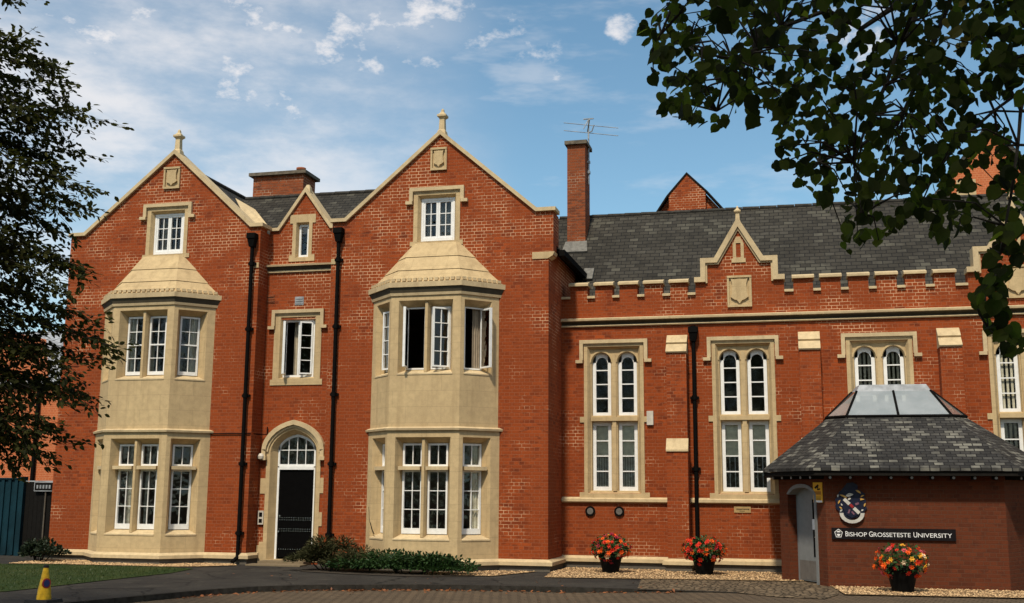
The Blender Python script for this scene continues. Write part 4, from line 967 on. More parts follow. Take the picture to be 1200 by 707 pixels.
# door of the lodge
fd, Ld = LF[1]; cL = Ld-.85
b = MB()
o = arch(cL, .545, .01, 1.70, 1.90, 12, ex=.8, pt=0)[2:]; i_ = arch(cL, .47, .01, 1.69, 1.83, 12, ex=.8, pt=0)[2:]
for q in range(len(o)-1): b.prism(fd, [o[q], o[q+1], i_[q+1], i_[q]], -.23, .02)
b.fbox(fd, cL-.545, cL-.47, .01, 1.70, -.24, -.19); b.fbox(fd, cL+.47, cL+.545, .01, 1.70, -.23, .02)
dl = MB(); dl.prism(fd, arch(cL, .47, .03, 1.69, 1.83, 12, ex=.8, pt=0), -.22, -.17)
DL = dl.build('door', 'grey_paint', LO); b.build('door_frame', 'grey_paint', DL)
b = MB(); b.fbox(fd, cL-.44, cL+.44, .05, .42, -.17, -.165); b.build('kick_plate', 'grey_kick', DL)
b = MB(); b.fbox(fd, cL+.10, cL+.21, .50, 1.60, -.17, -.163); b.build('door_glass', 'black_door', DL)
b = MB(); b.fbox(fd, cL+.09, cL+.21, 1.02, 1.22, -.163, -.158); b.build('door_notice', 'sign_white', DL)
b = MB(); b.tube([fd.p(cL+.33, .88, -.17), fd.p(cL+.33, .88, -.12), fd.p(cL+.24, .88, -.12)], .012, 6); b.fbox(fd, cL+.30, cL+.36, .78, 1.02, -.17, -.16); b.build('door_handle', 'steel', DL)
# signs on the lodge
fs, Ls = LF[2]                          # s = 0 at X .59
def mesh_text(body, size, fr, s, z, t, mat, name, parent, width=None, align='LEFT'):
    cu = bpy.data.curves.new('txt', 'FONT'); cu.body = body; cu.size = size; cu.extrude = .003; cu.align_x = align
    ob = bpy.data.objects.new('txt', cu); COL.objects.link(ob); dg = bpy.context.evaluated_depsgraph_get(); dg.update()
    me = bpy.data.meshes.new_from_object(ob.evaluated_get(dg)); bpy.data.objects.remove(ob); bpy.data.curves.remove(cu)
    xs_ = [v.co.x for v in me.vertices]; k_ = width/(max(xs_)-min(xs_)) if width else 1
    x0 = min(xs_); o_ = ORG[parent]
    for v in me.vertices:
        v.co = fr.p(s+(v.co.x-(x0 if align == 'LEFT' else 0))*k_, z+v.co.y, t+v.co.z) - o_
    me.materials.clear(); me.materials.append(MATS[mat]); me.name = name
    ob = bpy.data.objects.new(name, me); COL.objects.link(ob); ob.parent = bpy.data.objects[parent]; ORG[ob.name] = o_; return ob
SG = thing('name_board', (1.77, -2.0, .87), 'long black name board with white capital letters on the lodge wall', 'sign')
b = MB(); b.fbox(fs, .09, 2.28, .875, 1.085, .01, .04); b.build('board', 'sign_black', SG)
# small serifed capitals: sans strokes plus serif bars drawn as the letters' own thin strokes
LS = lambda q: .09+(q-62)*.002054
for big, x0, x1, rest, x2, x3 in (('B', 183, 206, 'ISHOP', 211, 370), ('G', 388, 421, 'ROSSETESTE', 427, 745), ('U', 770, 801, 'NIVERSITY', 807, 1095)):
    mesh_text(big, .135, fs, LS(x0), .931, .043, 'sign_white', 'lettering', SG, width=LS(x1)-LS(x0)); mesh_text(rest, .110, fs, LS(x2), .931, .043, 'sign_white', 'lettering', SG, width=LS(x3)-LS(x2))
b = MB(); cx_, cz_ = .215, .98
for r0, r1, n in ((.078, .066, 5),):
    for j in range(5):
        a0, a1 = math.pi/2+j*2*math.pi/5, math.pi/2+(j+1)*2*math.pi/5
        b.prism(fs, [(cx_+math.cos(a0)*r0, cz_+math.sin(a0)*r0*1.1), (cx_+math.cos(a1)*r0, cz_+math.sin(a1)*r0*1.1), (cx_+math.cos(a1)*r1, cz_+math.sin(a1)*r1*1.1), (cx_+math.cos(a0)*r1, cz_+math.sin(a0)*r1*1.1)], .040, .043)
b.prism(fs, [(cx_+math.cos(w_*math.pi/5)*.036, cz_+.022+math.sin(w_*math.pi/5)*.026) for w_ in range(0, 6)], .04, .043)
b.prism(fs, [(cx_-.036, cz_-.004), (cx_-.018, cz_-.012), (cx_, cz_-.004), (cx_+.018, cz_-.012), (cx_+.036, cz_-.004), (cx_+.026, cz_-.036), (cx_, cz_-.05), (cx_-.026, cz_-.036)], .04, .043)
b.build('emblem', 'sign_white', SG)
# coat of arms
CA = thing('coat_of_arms', (1.66-.6, -2.0, 1.15), 'painted heraldic shield with white diagonal bar and white scroll, above the name board', 'coat of arms')
cc, cz = .47, 1.53
b = MB()
def blob(n, rx, rz, w_=0.0, seed=1, x=cc, z=cz):
    rs = random.Random(seed); return [(x+math.cos(2*math.pi*j/n)*rx*(1+rs.uniform(-w_, w_)), z+math.sin(2*math.pi*j/n)*rz*(1+rs.uniform(-w_, w_))) for j in range(n)]
b.prism(fs, blob(34, .275, .30, .10, 4, cc, cz+.02), .005, .035); b.prism(fs, blob(20, .12, .10, .12, 5, cc, cz+.30), .005, .040); b.build('mantling', 'navy', CA)
def bar(b, x, z, L, wd, ang, t0, t1):
    ca, sa = math.cos(ang), math.sin(ang); b.prism(fs, [(x+ca*a-sa*c, z+sa*a+ca*c) for a, c in ((-L/2, -wd/2), (L/2, -wd/2), (L/2, wd/2), (-L/2, wd/2))], t0, t1)
def frond(b, x, z, L, wd, ang, t0, t1):
    ca, sa = math.cos(ang), math.sin(ang); pts = []
    for j in range(9): u = j/8; pts.append((-L/2+L*u, wd*.55*math.sin(math.pi*u)+.22*L*(u-u*u)))
    for j in range(7, 0, -1): u = j/8; pts.append((-L/2+L*u, -wd*.45*math.sin(math.pi*u)+.22*L*(u-u*u)))
    b.prism(fs, [(x+ca*a-sa*c, z+sa*a+ca*c) for a, c in pts], t0, t1)
sh = MB(); sh.prism(fs, [(cc-.16, cz+.10), (cc+.16, cz+.10), (cc+.16, cz-.08), (cc+.10, cz-.20), (cc, cz-.26), (cc-.10, cz-.20), (cc-.16, cz-.08)], .035, .055); sh.build('escutcheon', 'navy', CA)
b = MB(); bar(b, cc-.085, cz+.04, .135, .062, R(-45), .055, .066); bar(b, cc+.085, cz-.125, .135, .062, R(-45), .055, .066); b.build('bend', 'crest_white', CA)
b = MB(); bar(b, cc, cz-.04, .075, .05, R(-45), .055, .064); b.build('bend_charge', 'crest_red', CA)
b = MB(); bar(b, cc+.10, cz+.0, .07, .04, R(20), .055, .062); bar(b, cc-.05, cz-.14, .08, .03, R(70), .055, .062); bar(b, cc+.02, cz-.17, .07, .03, R(-50), .055, .062); b.build('charge', 'crest_mauve', CA)
b = MB()
for j in range(10):
    a0, a1 = math.pi+j*math.pi/10, math.pi+(j+1)*math.pi/10
    b.prism(fs, [(cc+math.cos(a)*r*1.0, cz-.17+math.sin(a)*r*.85) for a, r in ((a0, .225), (a1, .225), (a1, .155), (a0, .155))], .045, .065)
b.build('scroll', 'crest_white', CA)
b = MB(); frond(b, cc-.03, cz+.155, .15, .06, R(14), .04, .07); frond(b, cc-.035, cz+.085, .07, .035, R(30), .056, .07); frond(b, cc-.235, cz+.145, .06, .03, R(70), .035, .05); frond(b, cc+.19, cz-.12, .05, .03, R(30), .035, .05); frond(b, cc-.19, cz-.13, .06, .03, R(40), .035, .05); frond(b, cc-.18, cz-.02, .05, .025, R(-60), .035, .05); b.build('mantling_light', 'crest_white', CA)
b = MB()
for x_, z_, L, w_, a in ((-.14, .13, .16, .035, -25), (.15, .07, .18, .04, 8), (.13, .22, .12, .035, -35), (-.22, .03, .09, .03, 60), (.24, -.02, .08, .03, 70), (-.2, -.08, .07, .03, -40), (.20, .14, .08, .025, 30)): frond(b, cc+x_, cz+z_, L, w_, R(a), .036, .052)
b.build('mantling_gold', 'gold', CA)
# camera notice beside the door
fc_, Lc_ = LF[1]; CN = thing('camera_notice', tuple(fc_.p(Lc_-.24, 1.54)), 'narrow yellow camera warning notice beside the grey lodge door', 'sign')
b = MB(); s0, s1 = Lc_-.40, Lc_-.075; b.fbox(fc_, s0, s1, 1.545, 1.925, .004, .014); b.build('plate', 'sign_yellow', CN)
b = MB(); b.fbox(fc_, s0+.03, s1-.03, 1.68, 1.765, .014, .016); b.build('orange_band', 'sign_orange', CN)
b = MB(); sm = (s0+s1)/2
b.prism(fc_, [(sm-.11, 1.83), (sm+.02, 1.89), (sm+.05, 1.86), (sm-.06, 1.80)], .014, .017); b.prism(fc_, [(sm-.02, 1.80), (sm+.10, 1.815), (sm+.09, 1.785), (sm-.0, 1.775)], .014, .017); b.fbox(fc_, sm-.005, sm+.03, 1.80, 1.85, .014, .0165); b.build('camera_symbol', 'sign_black', CN)
b = MB()
for z_ in (1.74, 1.71): b.fbox(fc_, s0+.05, s1-.05, z_-.006, z_+.006, .016, .0175)
for z_ in (1.65, 1.625, 1.60): b.fbox(fc_, s0+.04, s1-.05, z_-.005, z_+.005, .014, .0155)
b.build('small_print', 'brass_dark', CN)
b = MB(); b.fbox(fc_, s0+.01, s1-.01, 1.548, 1.585, .014, .0155); b.build('white_strip', 'sign_white', CN)

# ------------------------------------------------------------------ buildings behind
BG = thing('rear_gable', (-2.9, 10, 0), 'plain brick gable with dark verge rising behind the hall roof ridge', 'building')
b = MB(); fb = front(10.0)
b.prism(front(9.9), [(-3.47, 7), (-2.33, 7), (-2.33, 10.97), (-2.90, 11.58), (-3.47, 10.93)], -.5, 0); b.prism(front(10.1), [(-4.1, 7), (-1.5, 7), (-1.5, 9.98), (-2.32, 10.94), (-3.48, 10.88), (-4.1, 9.99)], -3, 0); b.build('wall', 'brick', BG)
b = MB(); b.strip(front(9.9), [(-4.0, 10.15), (-3.5, 10.90), (-2.90, 11.58), (-2.30, 10.97), (-1.55, 10.06)], .045, -.35, .03); b.build('verge', 'wood_dark', BG)
RGB = thing('rear_wing', (6.7, 14, 0), 'tall orange brick wing with steep gable behind the leaves at far right', 'building')
b = MB(); b.prism(front(14.0), [(3.9, 0), (9.7, 0), (9.7, 10.0), (6.7, 13.7), (3.9, 10.0)], -8, 0); b.build('wall', 'brick_far', RGB)
b = MB(); b.strip(front(14.0), [(3.6, 9.7), (6.7, 13.72), (9.9, 9.7)], .12, -8.1, .10); b.build('roof', 'slate', RGB)
b = MB(); b.fbox(front(14.0), 5.6, 6.2, 10.7, 12.0, 0, .05); b.build('window', 'stone', RGB)
FB = thing('far_house', (-26, 9, 0), 'bright orange brick house behind the tree at far left', 'house')
b = MB(); b.prism(front(9.0), [(-40, 0), (-19, 0), (-19, 5.3), (-24.6, 5.3), (-26.9, 7.2), (-29.2, 5.3), (-40, 5.3)], -6, 0); b.build('wall', 'brick_far', FB)
b = MB(); slab(b, [(-40, 8.8, 5.25), (-18.6, 8.8, 5.25), (-18.6, 12.2, 7.6), (-40, 12.2, 7.6)]); fr_ = b.build('roof', 'lead', FB)
b = MB(); b.tube([(-25.0, 8.92, 0), (-25.0, 8.92, 5.1)], .07, 8); b.build('downpipe', 'black_iron', FB)
for x in (-28, -31.5):
    b = MB(); b.fbox(front(9.0), x-.6, x+.6, 2.8, 4.4, 0, .05); wn = b.build('window', 'white_paint', FB); b = MB(); b.fbox(front(9.0), x-.5, x+.5, 2.9, 4.3, .05, .055); b.build('pane', 'black_door', wn)

# fence, gate and sign at the left
FE = thing('metal_fence', (-21.5, 1.1, 0), 'teal ribbed metal fence panel at the left edge of the lawn', 'fence')
b = MB(); b.box(-27, -19.28, 1.08, 1.14, 0, 1.93)
x = -26.95
while x < -19.4: b.box(x, x+.09, 1.04, 1.08, .02, 1.91); x += .2
b.box(-27, -19.28, 1.03, 1.16, 1.93, 1.97); b.build('panel', 'teal_metal', FE)
b = MB(); b.box(-19.38, -19.26, 1.01, 1.18, 0, 2.0); b.build('post', 'teal_metal', FE)
GA = thing('side_gate', (-18.5, 1.0, 0), 'dark boarded side gate between the teal fence and the house', 'gate')
b = MB(); x = -19.24
while x < -17.75: b.box(x, x+.12, 1.1, 1.13, .05, 1.86); x += .125
b.box(-19.25, -17.72, 1.13, 1.17, .3, .4); b.box(-19.25, -17.72, 1.13, 1.17, 1.5, 1.6); b.build('boards', 'gate_dark', GA)
b = MB(); b.tube([(-18.62, 1.06, .1), (-18.62, 1.06, 1.7)], .02, 8); b.build('drop_bolt', 'stone_grey', GA)
b = MB(); b.box(-19.25, -17.7, 1.08, 1.16, 1.87, 1.90); b.build('rail', 'lead', GA)
SN = thing('gate_sign', (-18.65, 1.0, 1.7), 'small dark sign with pale border at the top of the side gate', 'sign')
b = MB(); b.box(-18.93, -18.38, 1.03, 1.05, 1.65, 1.85); b.build('plate', 'gate_dark', SN)
b = MB(); b.box(-18.95, -18.36, 1.02, 1.06, 1.63, 1.65); b.box(-18.95, -18.36, 1.02, 1.06, 1.85, 1.865); b.box(-18.95, -18.93, 1.02, 1.06, 1.65, 1.85); b.box(-18.38, -18.36, 1.02, 1.06, 1.65, 1.85)
for q in range(5): b.box(-18.88+.09*q, -18.83+.09*q, 1.022, 1.03, 1.70, 1.79)
b.build('border', 'lead', SN)
GP = thing('gate_post', (-18.3, 1.6, 0), 'teal metal post with capped top behind the side gate', 'post')
b = MB(); b.box(-18.60, -18.28, 1.5, 1.7, 0, 2.22); b.build('shaft', 'teal_metal', GP); b = MB(); b.hexa([(-18.54, 1.52, 2.22), (-18.34, 1.52, 2.22), (-18.34, 1.68, 2.22), (-18.54, 1.68, 2.22), (-18.48, 1.56, 2.34), (-18.40, 1.56, 2.34), (-18.40, 1.64, 2.34), (-18.48, 1.64, 2.34)]); b.build('cap', 'teal_metal', GP)

# ------------------------------------------------------------------ cone
CO = thing('traffic_cone', (-11.05, -9.05, 0), 'yellow no-waiting cone with round blue and red badge on the path', 'cone')
c = (-11.05, -9.05, 0)
b = MB(); b.lathe(c, [(.105, .05), (.092, .20), (.062, .36), (.040, .50), (.036, .515)], 18); b.build('body', 'cone_yellow', CO)
b = MB(); b.lathe(c, [(.038, .515), (.036, .55), (.02, .558)], 14); b.build('cone_top', 'rubber', CO)
b = MB(); b.hexa([(c[0]+x, c[1]+y, z) for z, k_ in ((.0, 1), (.05, .93)) for x, y in ((-.2*k_, -.2*k_), (.2*k_, -.2*k_), (.2*k_, .2*k_), (-.2*k_, .2*k_))]); b.build('base', 'rubber', CO)
dv = (Vector((CAM.x+9, CAM.y, 0))-Vector((c[0], c[1], 0))).normalized(); fr = F(Vector((c[0], c[1], 0)), Vector((-dv.y, dv.x, 0)))
b = MB(); b.prism(fr, [(math.cos(a*.3927)*.062, .29+math.sin(a*.3927)*.075) for a in range(16)], .06, .088); bd = b.build('badge', 'cone_red', CO)
b = MB(); b.prism(fr, [(math.cos(a*.3927)*.044, .29+math.sin(a*.3927)*.055) for a in range(16)], .088, .091); b.build('badge_disc', 'cone_blue', bd)
b = MB(); b.lathe(c, [(.1075, .052), (.104, .11)], 18); b.build('lower_band', 'cone_yellow', CO)

# ------------------------------------------------------------------ leaves
def leaf_shape(kind):
    if kind == 'lime':       # heart shape with a drawn-out tip
        half = [(.20, -.07, .01), (.41, .05, .04), (.52, .28, .06), (.49, .53, .05), (.34, .77, .02), (.13, .94, -.03)]
        pts = [(0, 0, 0)] + half + [(0, 1.10, -.10)] + [(-x, y, z) for x, y, z in reversed(half)] + [(0, .35, -.015), (0, .72, -.03)]
        return pts, [(0, 1, 2, 14), (14, 2, 3), (14, 3, 4, 15), (15, 4, 5), (15, 5, 6, 7), (15, 7, 8, 9), (15, 9, 10), (14, 15, 10, 11), (14, 11, 12), (14, 12, 13, 0)]
    if kind == 'oval':
        return [(0, 0, 0), (.26, .3, .04), (.24, .65, .03), (0, 1, -.05), (-.24, .65, .03), (-.26, .3, .04)], [(0, 1, 2, 3), (0, 3, 4, 5)]
    return [(0, 0, 0), (.12, .5, .02), (0, 1, 0), (-.12, .5, .02)], [(0, 1, 2), (0, 2, 3)]
SH = {k_: leaf_shape(k_) for k_ in ('lime', 'oval', 'needle')}
def add_leaf(b, p, tip, nrm, size, kind='oval'):
    tip = tip.normalized(); x = tip.cross(nrm)
    if x.length < 1e-4: x = tip.cross(Vector((.3, .5, .8)))
    x.normalize(); n = x.cross(tip); pts, fs_ = SH[kind]; i = len(b.v); p = Vector(p)
    b.v += [p + x*(a*size) + tip*(c*size) + n*(d*size) for a, c, d in pts]; b.f += [[i+j for j in f] for f in fs_]
def rv(s=1.0): return Vector((random.gauss(0, s), random.gauss(0, s), random.gauss(0, s)))

# --- lime tree: trunk beside the camera to the right, its low branches hang into view
random.seed(21)
LT_ = thing('lime_tree', (4.6, -17.2, 0), 'dark leafy lime tree hanging its large leaves across the upper right', 'tree')
t = MB(); t.tube([(4.6, -17.2, -.2), (4.62, -17.2, .3), (4.6, -17.1, 2.0), (4.5, -17.1, 4.2), (4.6, -17.0, 6.5), (4.4, -16.9, 9.0), (4.5, -16.9, 12)], [.42, .33, .28, .25, .2, .13, .04], 14)
trunk = t.build('trunk', 'bark', LT_)
def pxline(pts): return [at(x, y, d) for x, y, d in pts]
LIMBS = [
    ([(4.55, -17.1, 3.9), (3.6, -17.4, 4.9), (2.7, -17.7, 5.35)], pxline([(1087, -10, 6.6), (1070, 25, 6.5), (1053, 55, 6.4), (1038, 100, 6.3), (1020, 135, 6.3), (1000, 190, 6.2), (1010, 250, 6.1)])),
    ([(4.5, -17.1, 4.6), (3.4, -17.2, 5.6)], pxline([(1075, -30, 7.0), (1045, 10, 6.9), (1009, 34, 6.8), (969, 12, 6.7), (916, 32, 6.6), (888, 57, 6.5), (859, 69, 6.4), (829, 64, 6.35), (806, 52, 6.3), (775, 40, 6.3)])),
    ([(4.5, -17.1, 4.4)], pxline([(1260, -20, 6.4), (1215, 60, 6.2), (1196, 130, 6.0), (1193, 170, 5.9), (1184, 233, 5.8), (1178, 265, 5.75), (1172, 298, 5.7), (1154, 340, 5.7), (1158, 385, 5.7), (1182, 408, 5.7)])),
    ([(4.55, -17.0, 5.2), (3.6, -16.6, 6.0)], pxline([(1130, -40, 7.6), (1090, 60, 7.4), (1060, 130, 7.2), (1010, 170, 7.0), (960, 190, 6.9), (930, 205, 6.8)])),
    ([(4.55, -17.1, 4.2)], pxline([(1220, 90, 7.0), (1165, 130, 6.8), (1120, 170, 6.7), (1090, 215, 6.6), (1075, 250, 6.5)])),
    ([(4.5, -17.0, 5.0), (3.2, -17.0, 5.8)], pxline([(960, -30, 7.4), (900, 20, 7.3), (865, 90, 7.2), (840, 130, 7.1)])),
    ([(4.55, -17.1, 6.0), (5.4, -16.0, 7.4), (6.6, -15.0, 8.4)], []), ([(4.6, -17.0, 5.0), (6.0, -17.8, 6.0), (7.4, -18.6, 6.4)], []), ([(4.5, -17.0, 7.0), (3.4, -17.8, 8.6), (2.0, -18.6, 9.2)], []),
    ([(4.5, -17.1, 4.8), (3.5, -19, 6.2), (2.2, -21.0, 6.9)], [])]
limb = MB(); paths = []
for a, c in LIMBS:
    pts = [Vector(p) for p in a] + c; paths.append(pts); n = len(pts)
    limb.tube(pts, [max(.004, ((.012 if len(a) == 1 else .020)*(1-(j-len(a))/(len(c)+.5)) if j >= len(a) else .05)) if c else max(.01, .10*(1-j/(n-.5))) for j in range(n)], 7)
OUT = [(748, 33), (770, 2), (800, -60), (1330, -60), (1330, 330), (1235, 420), (1200, 425), (1176, 412), (1152, 382), (1136, 345), (1118, 328), (1150, 315), (1163, 285), (1140, 268), (1112, 300), (1098, 282), (1076, 262), (1058, 264),
       (1036, 280), (1012, 298), (990, 296), (984, 262), (962, 250), (945, 228), (922, 205), (903, 192), (914, 165), (905, 146), (890, 152), (873, 140), (838, 152), (812, 142), (790, 143), (768, 132), (776, 92), (764, 97), (760, 65)]
GAPS = [(843, 48, 26, 10), (1025, 22, 22, 20), (995, 45, 8, 10), (1133, 76, 17, 10), (1050, 122, 12, 14), (1172, 128, 26, 16), (1196, 150, 12, 30), (1152, 205, 16, 12), (1000, 8, 10, 8), (1128, 330, 14, 14), (1150, 292, 8, 12), (1063, 60, 6, 8), (880, 20, 5, 8)]
def gap(x, y): return any(((x-a)/c)**2+((y-b_)/d)**2 < 1 for a, b_, c, d in GAPS)
samples = [(j, t_) for j, p in enumerate(paths[:6]) for t_ in [Vector(q) for q in p]]
HANG = [(1184, 233), (1172, 298), (1150, 345), (1158, 388), (1190, 412)]
crown = MB(); yel = MB(); n = 0; tips = []
while n < 3000:
    x, y = random.uniform(745, 1330), random.uniform(-60, 425)
    if not inside((x, y), OUT) or gap(x, y): continue
    if x > 1200 and random.random() < .5: continue
    hangs = x > 1115 and y > 270
    if y > 272 and x > 1112:
        if min(abs((x-a_[0])*(b_[1]-a_[1])-(y-a_[1])*(b_[0]-a_[0]))/math.hypot(b_[0]-a_[0], b_[1]-a_[1]) if min(a_[1], b_[1])-12 <= y <= max(a_[1], b_[1])+12 else 99 for a_, b_ in zip(HANG[:-1], HANG[1:])) > 22: continue
    if y > 225 and random.random() < .2: continue
    dist = random.uniform(5.4, 5.9) if hangs else random.uniform(5.6, 8.6)
    p = at(x, y, dist); size = random.uniform(.040, .080)*(1.15 if dist < 6 else 1)
    tip = Vector((random.gauss(-.25, .5), random.gauss(-.1, .4), random.gauss(-.8, .4))); nr = Vector((random.gauss(-.1, .5), random.gauss(-.6, .5), random.gauss(.15, .6)))
    c_ = p - tip.normalized()*size*.5
    target = yel if (1088 < x < 1135 and 5 < y < 62 and random.random() < .35) else crown
    add_leaf(target, c_, tip, nr, size, 'lime'); n += 1
    if n % 9 == 0: tips.append(c_)
for p in tips:       # twigs back to the nearest limb
    best = min((q for _, q in samples), key=lambda q: (q-p).length_squared)
    if (best-p).length < .75:
        mid = (best+p)/2 + Vector((random.gauss(0, .04), random.gauss(0, .04), .05)); limb.tube([best, mid, p], [.008, .005, .003], 4, False)
# rest of the crown beyond the frame, plus a cluster added overhead for shade
for i_ in range(15000):
    d = rv(); d.normalize(); r_ = random.random()**.4
    p = Vector((5.0, -17.3, 9.2)) + Vector((d.x*5.2, d.y*5.2, d.z*4.3))*r_ if i_ % 2 else Vector((1.5, -20.5, 9.0)) + Vector((d.x*4.8, d.y*4.8, d.z*3.2))*r_
    v = p-CAM; zc_ = v.dot(CF)
    if zc_ > .3:
        sx, sy = v.dot(CR)/zc_*FPX+600, 353.5-v.dot(CU)/zc_*FPX
        if sx < 1330 and sy > -90: continue
    elif v.length < 1.5: continue
    add_leaf(crown, p, Vector((random.gauss(0, .6), random.gauss(0, .6), -.7)), rv(), random.uniform(.16, .26), 'oval')
limb.build('limbs', 'bark', LT_); crown.build('crown', 'leaf_lime', LT_, recalc=False); yel.build('yellowed_leaves', 'leaf_yellowed', LT_, recalc=False)

# --- the small-leaved tree on the left
random.seed(5)
BT = thing('beech_tree', (-10.6, -15.4, 0), 'small-leaved dark tree with drooping sprays at the left edge', 'tree')
t = MB(); t.tube([(-10.6, -15.4, -.2), (-10.6, -15.4, .3), (-10.55, -15.35, 2.5), (-10.6, -15.3, 5.0), (-10.5, -15.3, 8.0), (-10.5, -15.2, 10.0)], [.33, .25, .21, .17, .1, .03], 12); t.build('trunk', 'bark', BT)
SPR = [(18, 10, 12.2), (40, 70, 12.6), (62, 78, 12.0), (86, 98, 12.4), (122, 143, 12.3), (84, 120, 12.8), (74, 152, 12.1), (66, 172, 12.7), (96, 186, 12.3), (70, 195, 12.8), (112, 232, 12.2), (84, 222, 12.7), (106, 247, 12.4), (78, 250, 12.1), (72, 276, 12.6), (60, 262, 12.9), (88, 308, 12.1),
       (112, 322, 12.4), (70, 312, 12.6), (84, 342, 12.0), (60, 345, 12.7), (106, 375, 12.3), (80, 372, 12.8), (140, 412, 12.2), (122, 396, 12.5), (112, 428, 12.3), (96, 440, 12.0), (92, 455, 12.6), (104, 466, 12.4), (70, 452, 12.9), (84, 478, 12.2), (62, 470, 12.6), (88, 522, 12.4), (62, 500, 12.1), (56, 535, 12.3), (34, 540, 12.5), (40, 515, 12.0), (20, 552, 12.4),
       (30, 425, 12.9), (34, 385, 12.2), (48, 402, 12.5), (20, 350, 12.6), (40, 330, 12.9), (26, 300, 12.1), (40, 285, 12.7), (30, 240, 12.5), (44, 212, 12.1), (24, 180, 12.8), (36, 150, 12.2), (20, 110, 12.6), (14, 475, 12.2), (24, 455, 12.7), (52, 430, 12.2), (10, 520, 12.8)]
limb = MB(); crown = MB()
def beech_spray(pts, w0, n_):
    for j in range(1, len(pts)):
        k_ = 1-j/len(pts)
        for _ in range(n_):
            w_ = w0*k_+.035; p = pts[j-1].lerp(pts[j], random.random()) + Vector((random.gauss(0, w_), random.gauss(0, w_), random.gauss(-.015, w_*.5)))
            td = (pts[j]-pts[j-1]).normalized() + Vector((random.gauss(0, .55), random.gauss(0, .55), random.gauss(-.25, .4)))
            add_leaf(crown, p, td, Vector((random.gauss(0, .5), random.gauss(0, .5), 1)), random.uniform(.058, .088))
for (x1, y1, d1) in SPR:
    tip = at(x1, y1, d1); out = (at(x1+60, y1, d1)-tip).normalized()
    base = at(-90-random.random()*60, y1-30-random.random()*70, d1+random.uniform(-.4, .8))
    ctrl = base.lerp(tip, .55) + Vector((0, 0, random.uniform(.10, .35)))
    pts = [base.lerp(ctrl, u).lerp(ctrl.lerp(tip, u), u) + rv(.012) for u in [j/14 for j in range(15)]]
    limb.tube(pts, [.014*(1-j/14.5)+.002 for j in range(15)], 5, False)
    beech_spray(pts, .060, 6)
    for j in range(3, 14):
        for _ in range(2):
            q = pts[j] + out*random.uniform(.10, .34) + Vector((random.gauss(0, .12), random.gauss(0, .2), random.gauss(-.07, .10)))
            tw = [pts[j].lerp(q, u/5) + rv(.008) for u in range(6)]; limb.tube(tw, [.004, .0035, .003, .0025, .002, .0015], 3, False)
            beech_spray(tw, .022, 3)
    root = Vector((-10.55, -15.35, min(9.2, max(2.4, base.z-.5)))); limb.tube([root, root.lerp(base, .5)+Vector((0, 0, .25)), base], [.05, .03, .014], 6, False)
# denser heart of the crown near the left edge
for _ in range(900):
    x, y = -60+abs(random.gauss(0, 48)), random.uniform(170, 480)
    if x > 78 or (y > 480 and x > 30) or (300 < y < 330 and x > 40): continue
    p = at(x, y, random.uniform(11.8, 14.2)); add_leaf(crown, p, Vector((random.gauss(.4, .5), random.gauss(0, .5), random.gauss(-.3, .4))), Vector((random.gauss(0, .5), random.gauss(0, .5), 1)), random.uniform(.055, .09))
for _ in range(6000):
    d = rv(); d.normalize(); r_ = random.random()**.4; p = Vector((-10.8, -15.4, 6.2)) + Vector((d.x*3.3, d.y*3.3, d.z*4.6))*r_
    v = p-CAM; zc_ = v.dot(CF)
    if zc_ > .3 and v.dot(CR)/zc_*FPX+600 > -14: continue
    add_leaf(crown, p, Vector((random.gauss(0, .6), random.gauss(0, .6), -.6)), rv(), random.uniform(.12, .2))
limb.build('limbs', 'bark', BT); crown.build('crown', 'leaf_beech', BT, recalc=False)

# --- belt of trees across the lawn behind the camera (what the panes mirror)
random.seed(9); wb = MB()
for cx0, cy0, cz0, rx, rz in ((-26, -48, 9, 7, 9), (-14, -50, 11, 7, 11), (-3, -49, 9.5, 6.5, 9.5), (8, -51, 11.5, 7, 11), (19, -48, 10, 7, 10), (-38, -44, 10, 7, 10), (30, -44, 10, 7, 10)):
    for _ in range(2300):
        d = rv(); d.normalize(); r_ = (random.random()**.35)*(1+.18*math.sin(d.x*7+d.z*5+cx0)); p = Vector((cx0+d.x*rx*r_, cy0+d.y*rx*r_, cz0+d.z*rz*r_))
        if p.z > .2: add_leaf(wb, p, rv(), rv(), random.uniform(.5, .95))
tag(wb.build('tree_belt', 'leaf_wood', recalc=False), 'belt of leafy trees across the grounds, facing the house', 'trees', kind='stuff')

# ------------------------------------------------------------------ shrubs
def shrub(name, loc, label, n, rx, ry, h, size, mat, kind='oval', flat=.4, up=.2, lump=6, sub=0):
    o_ = thing(name, loc, label, 'shrub'); b = MB(); lx, ly, lz = loc
    cl = [(random.uniform(-.75, .75)*rx, random.uniform(-.7, .7)*ry, random.uniform(.35, 1.0)) for _ in range(lump)]
    for _ in range(n):
        c_ = random.choice(cl); d = rv(); d.normalize(); d.z = abs(d.z)*.9-.1
        hz = h*c_[2]*max(.25, 1-(c_[0]/rx)**2*.5); rr = random.random()**.4
        p = Vector((lx+c_[0]+d.x*rx*.38*rr, ly+c_[1]+d.y*ry*.42*rr, lz+max(.02, hz*.55+d.z*hz*.5*rr)))
        add_leaf(b, p, Vector((d.x, d.y-.4, up+random.gauss(0, flat))), d+Vector((0, -.4, .5))+rv(.4), size*random.uniform(.7, 1.3), kind)
    st = MB()
    for c_ in cl[:9]: st.tube([(lx+c_[0]*.3, ly+c_[1]*.3, lz-.02), (lx+c_[0]*.7, ly+c_[1]*.7, lz+h*.3), (lx+c_[0], ly+c_[1], lz+h*c_[2]*.8)], [.016, .011, .004], 5)
    st.build('stems', 'bark', o_); b.build('foliage', mat, o_, recalc=False)
random.seed(31)
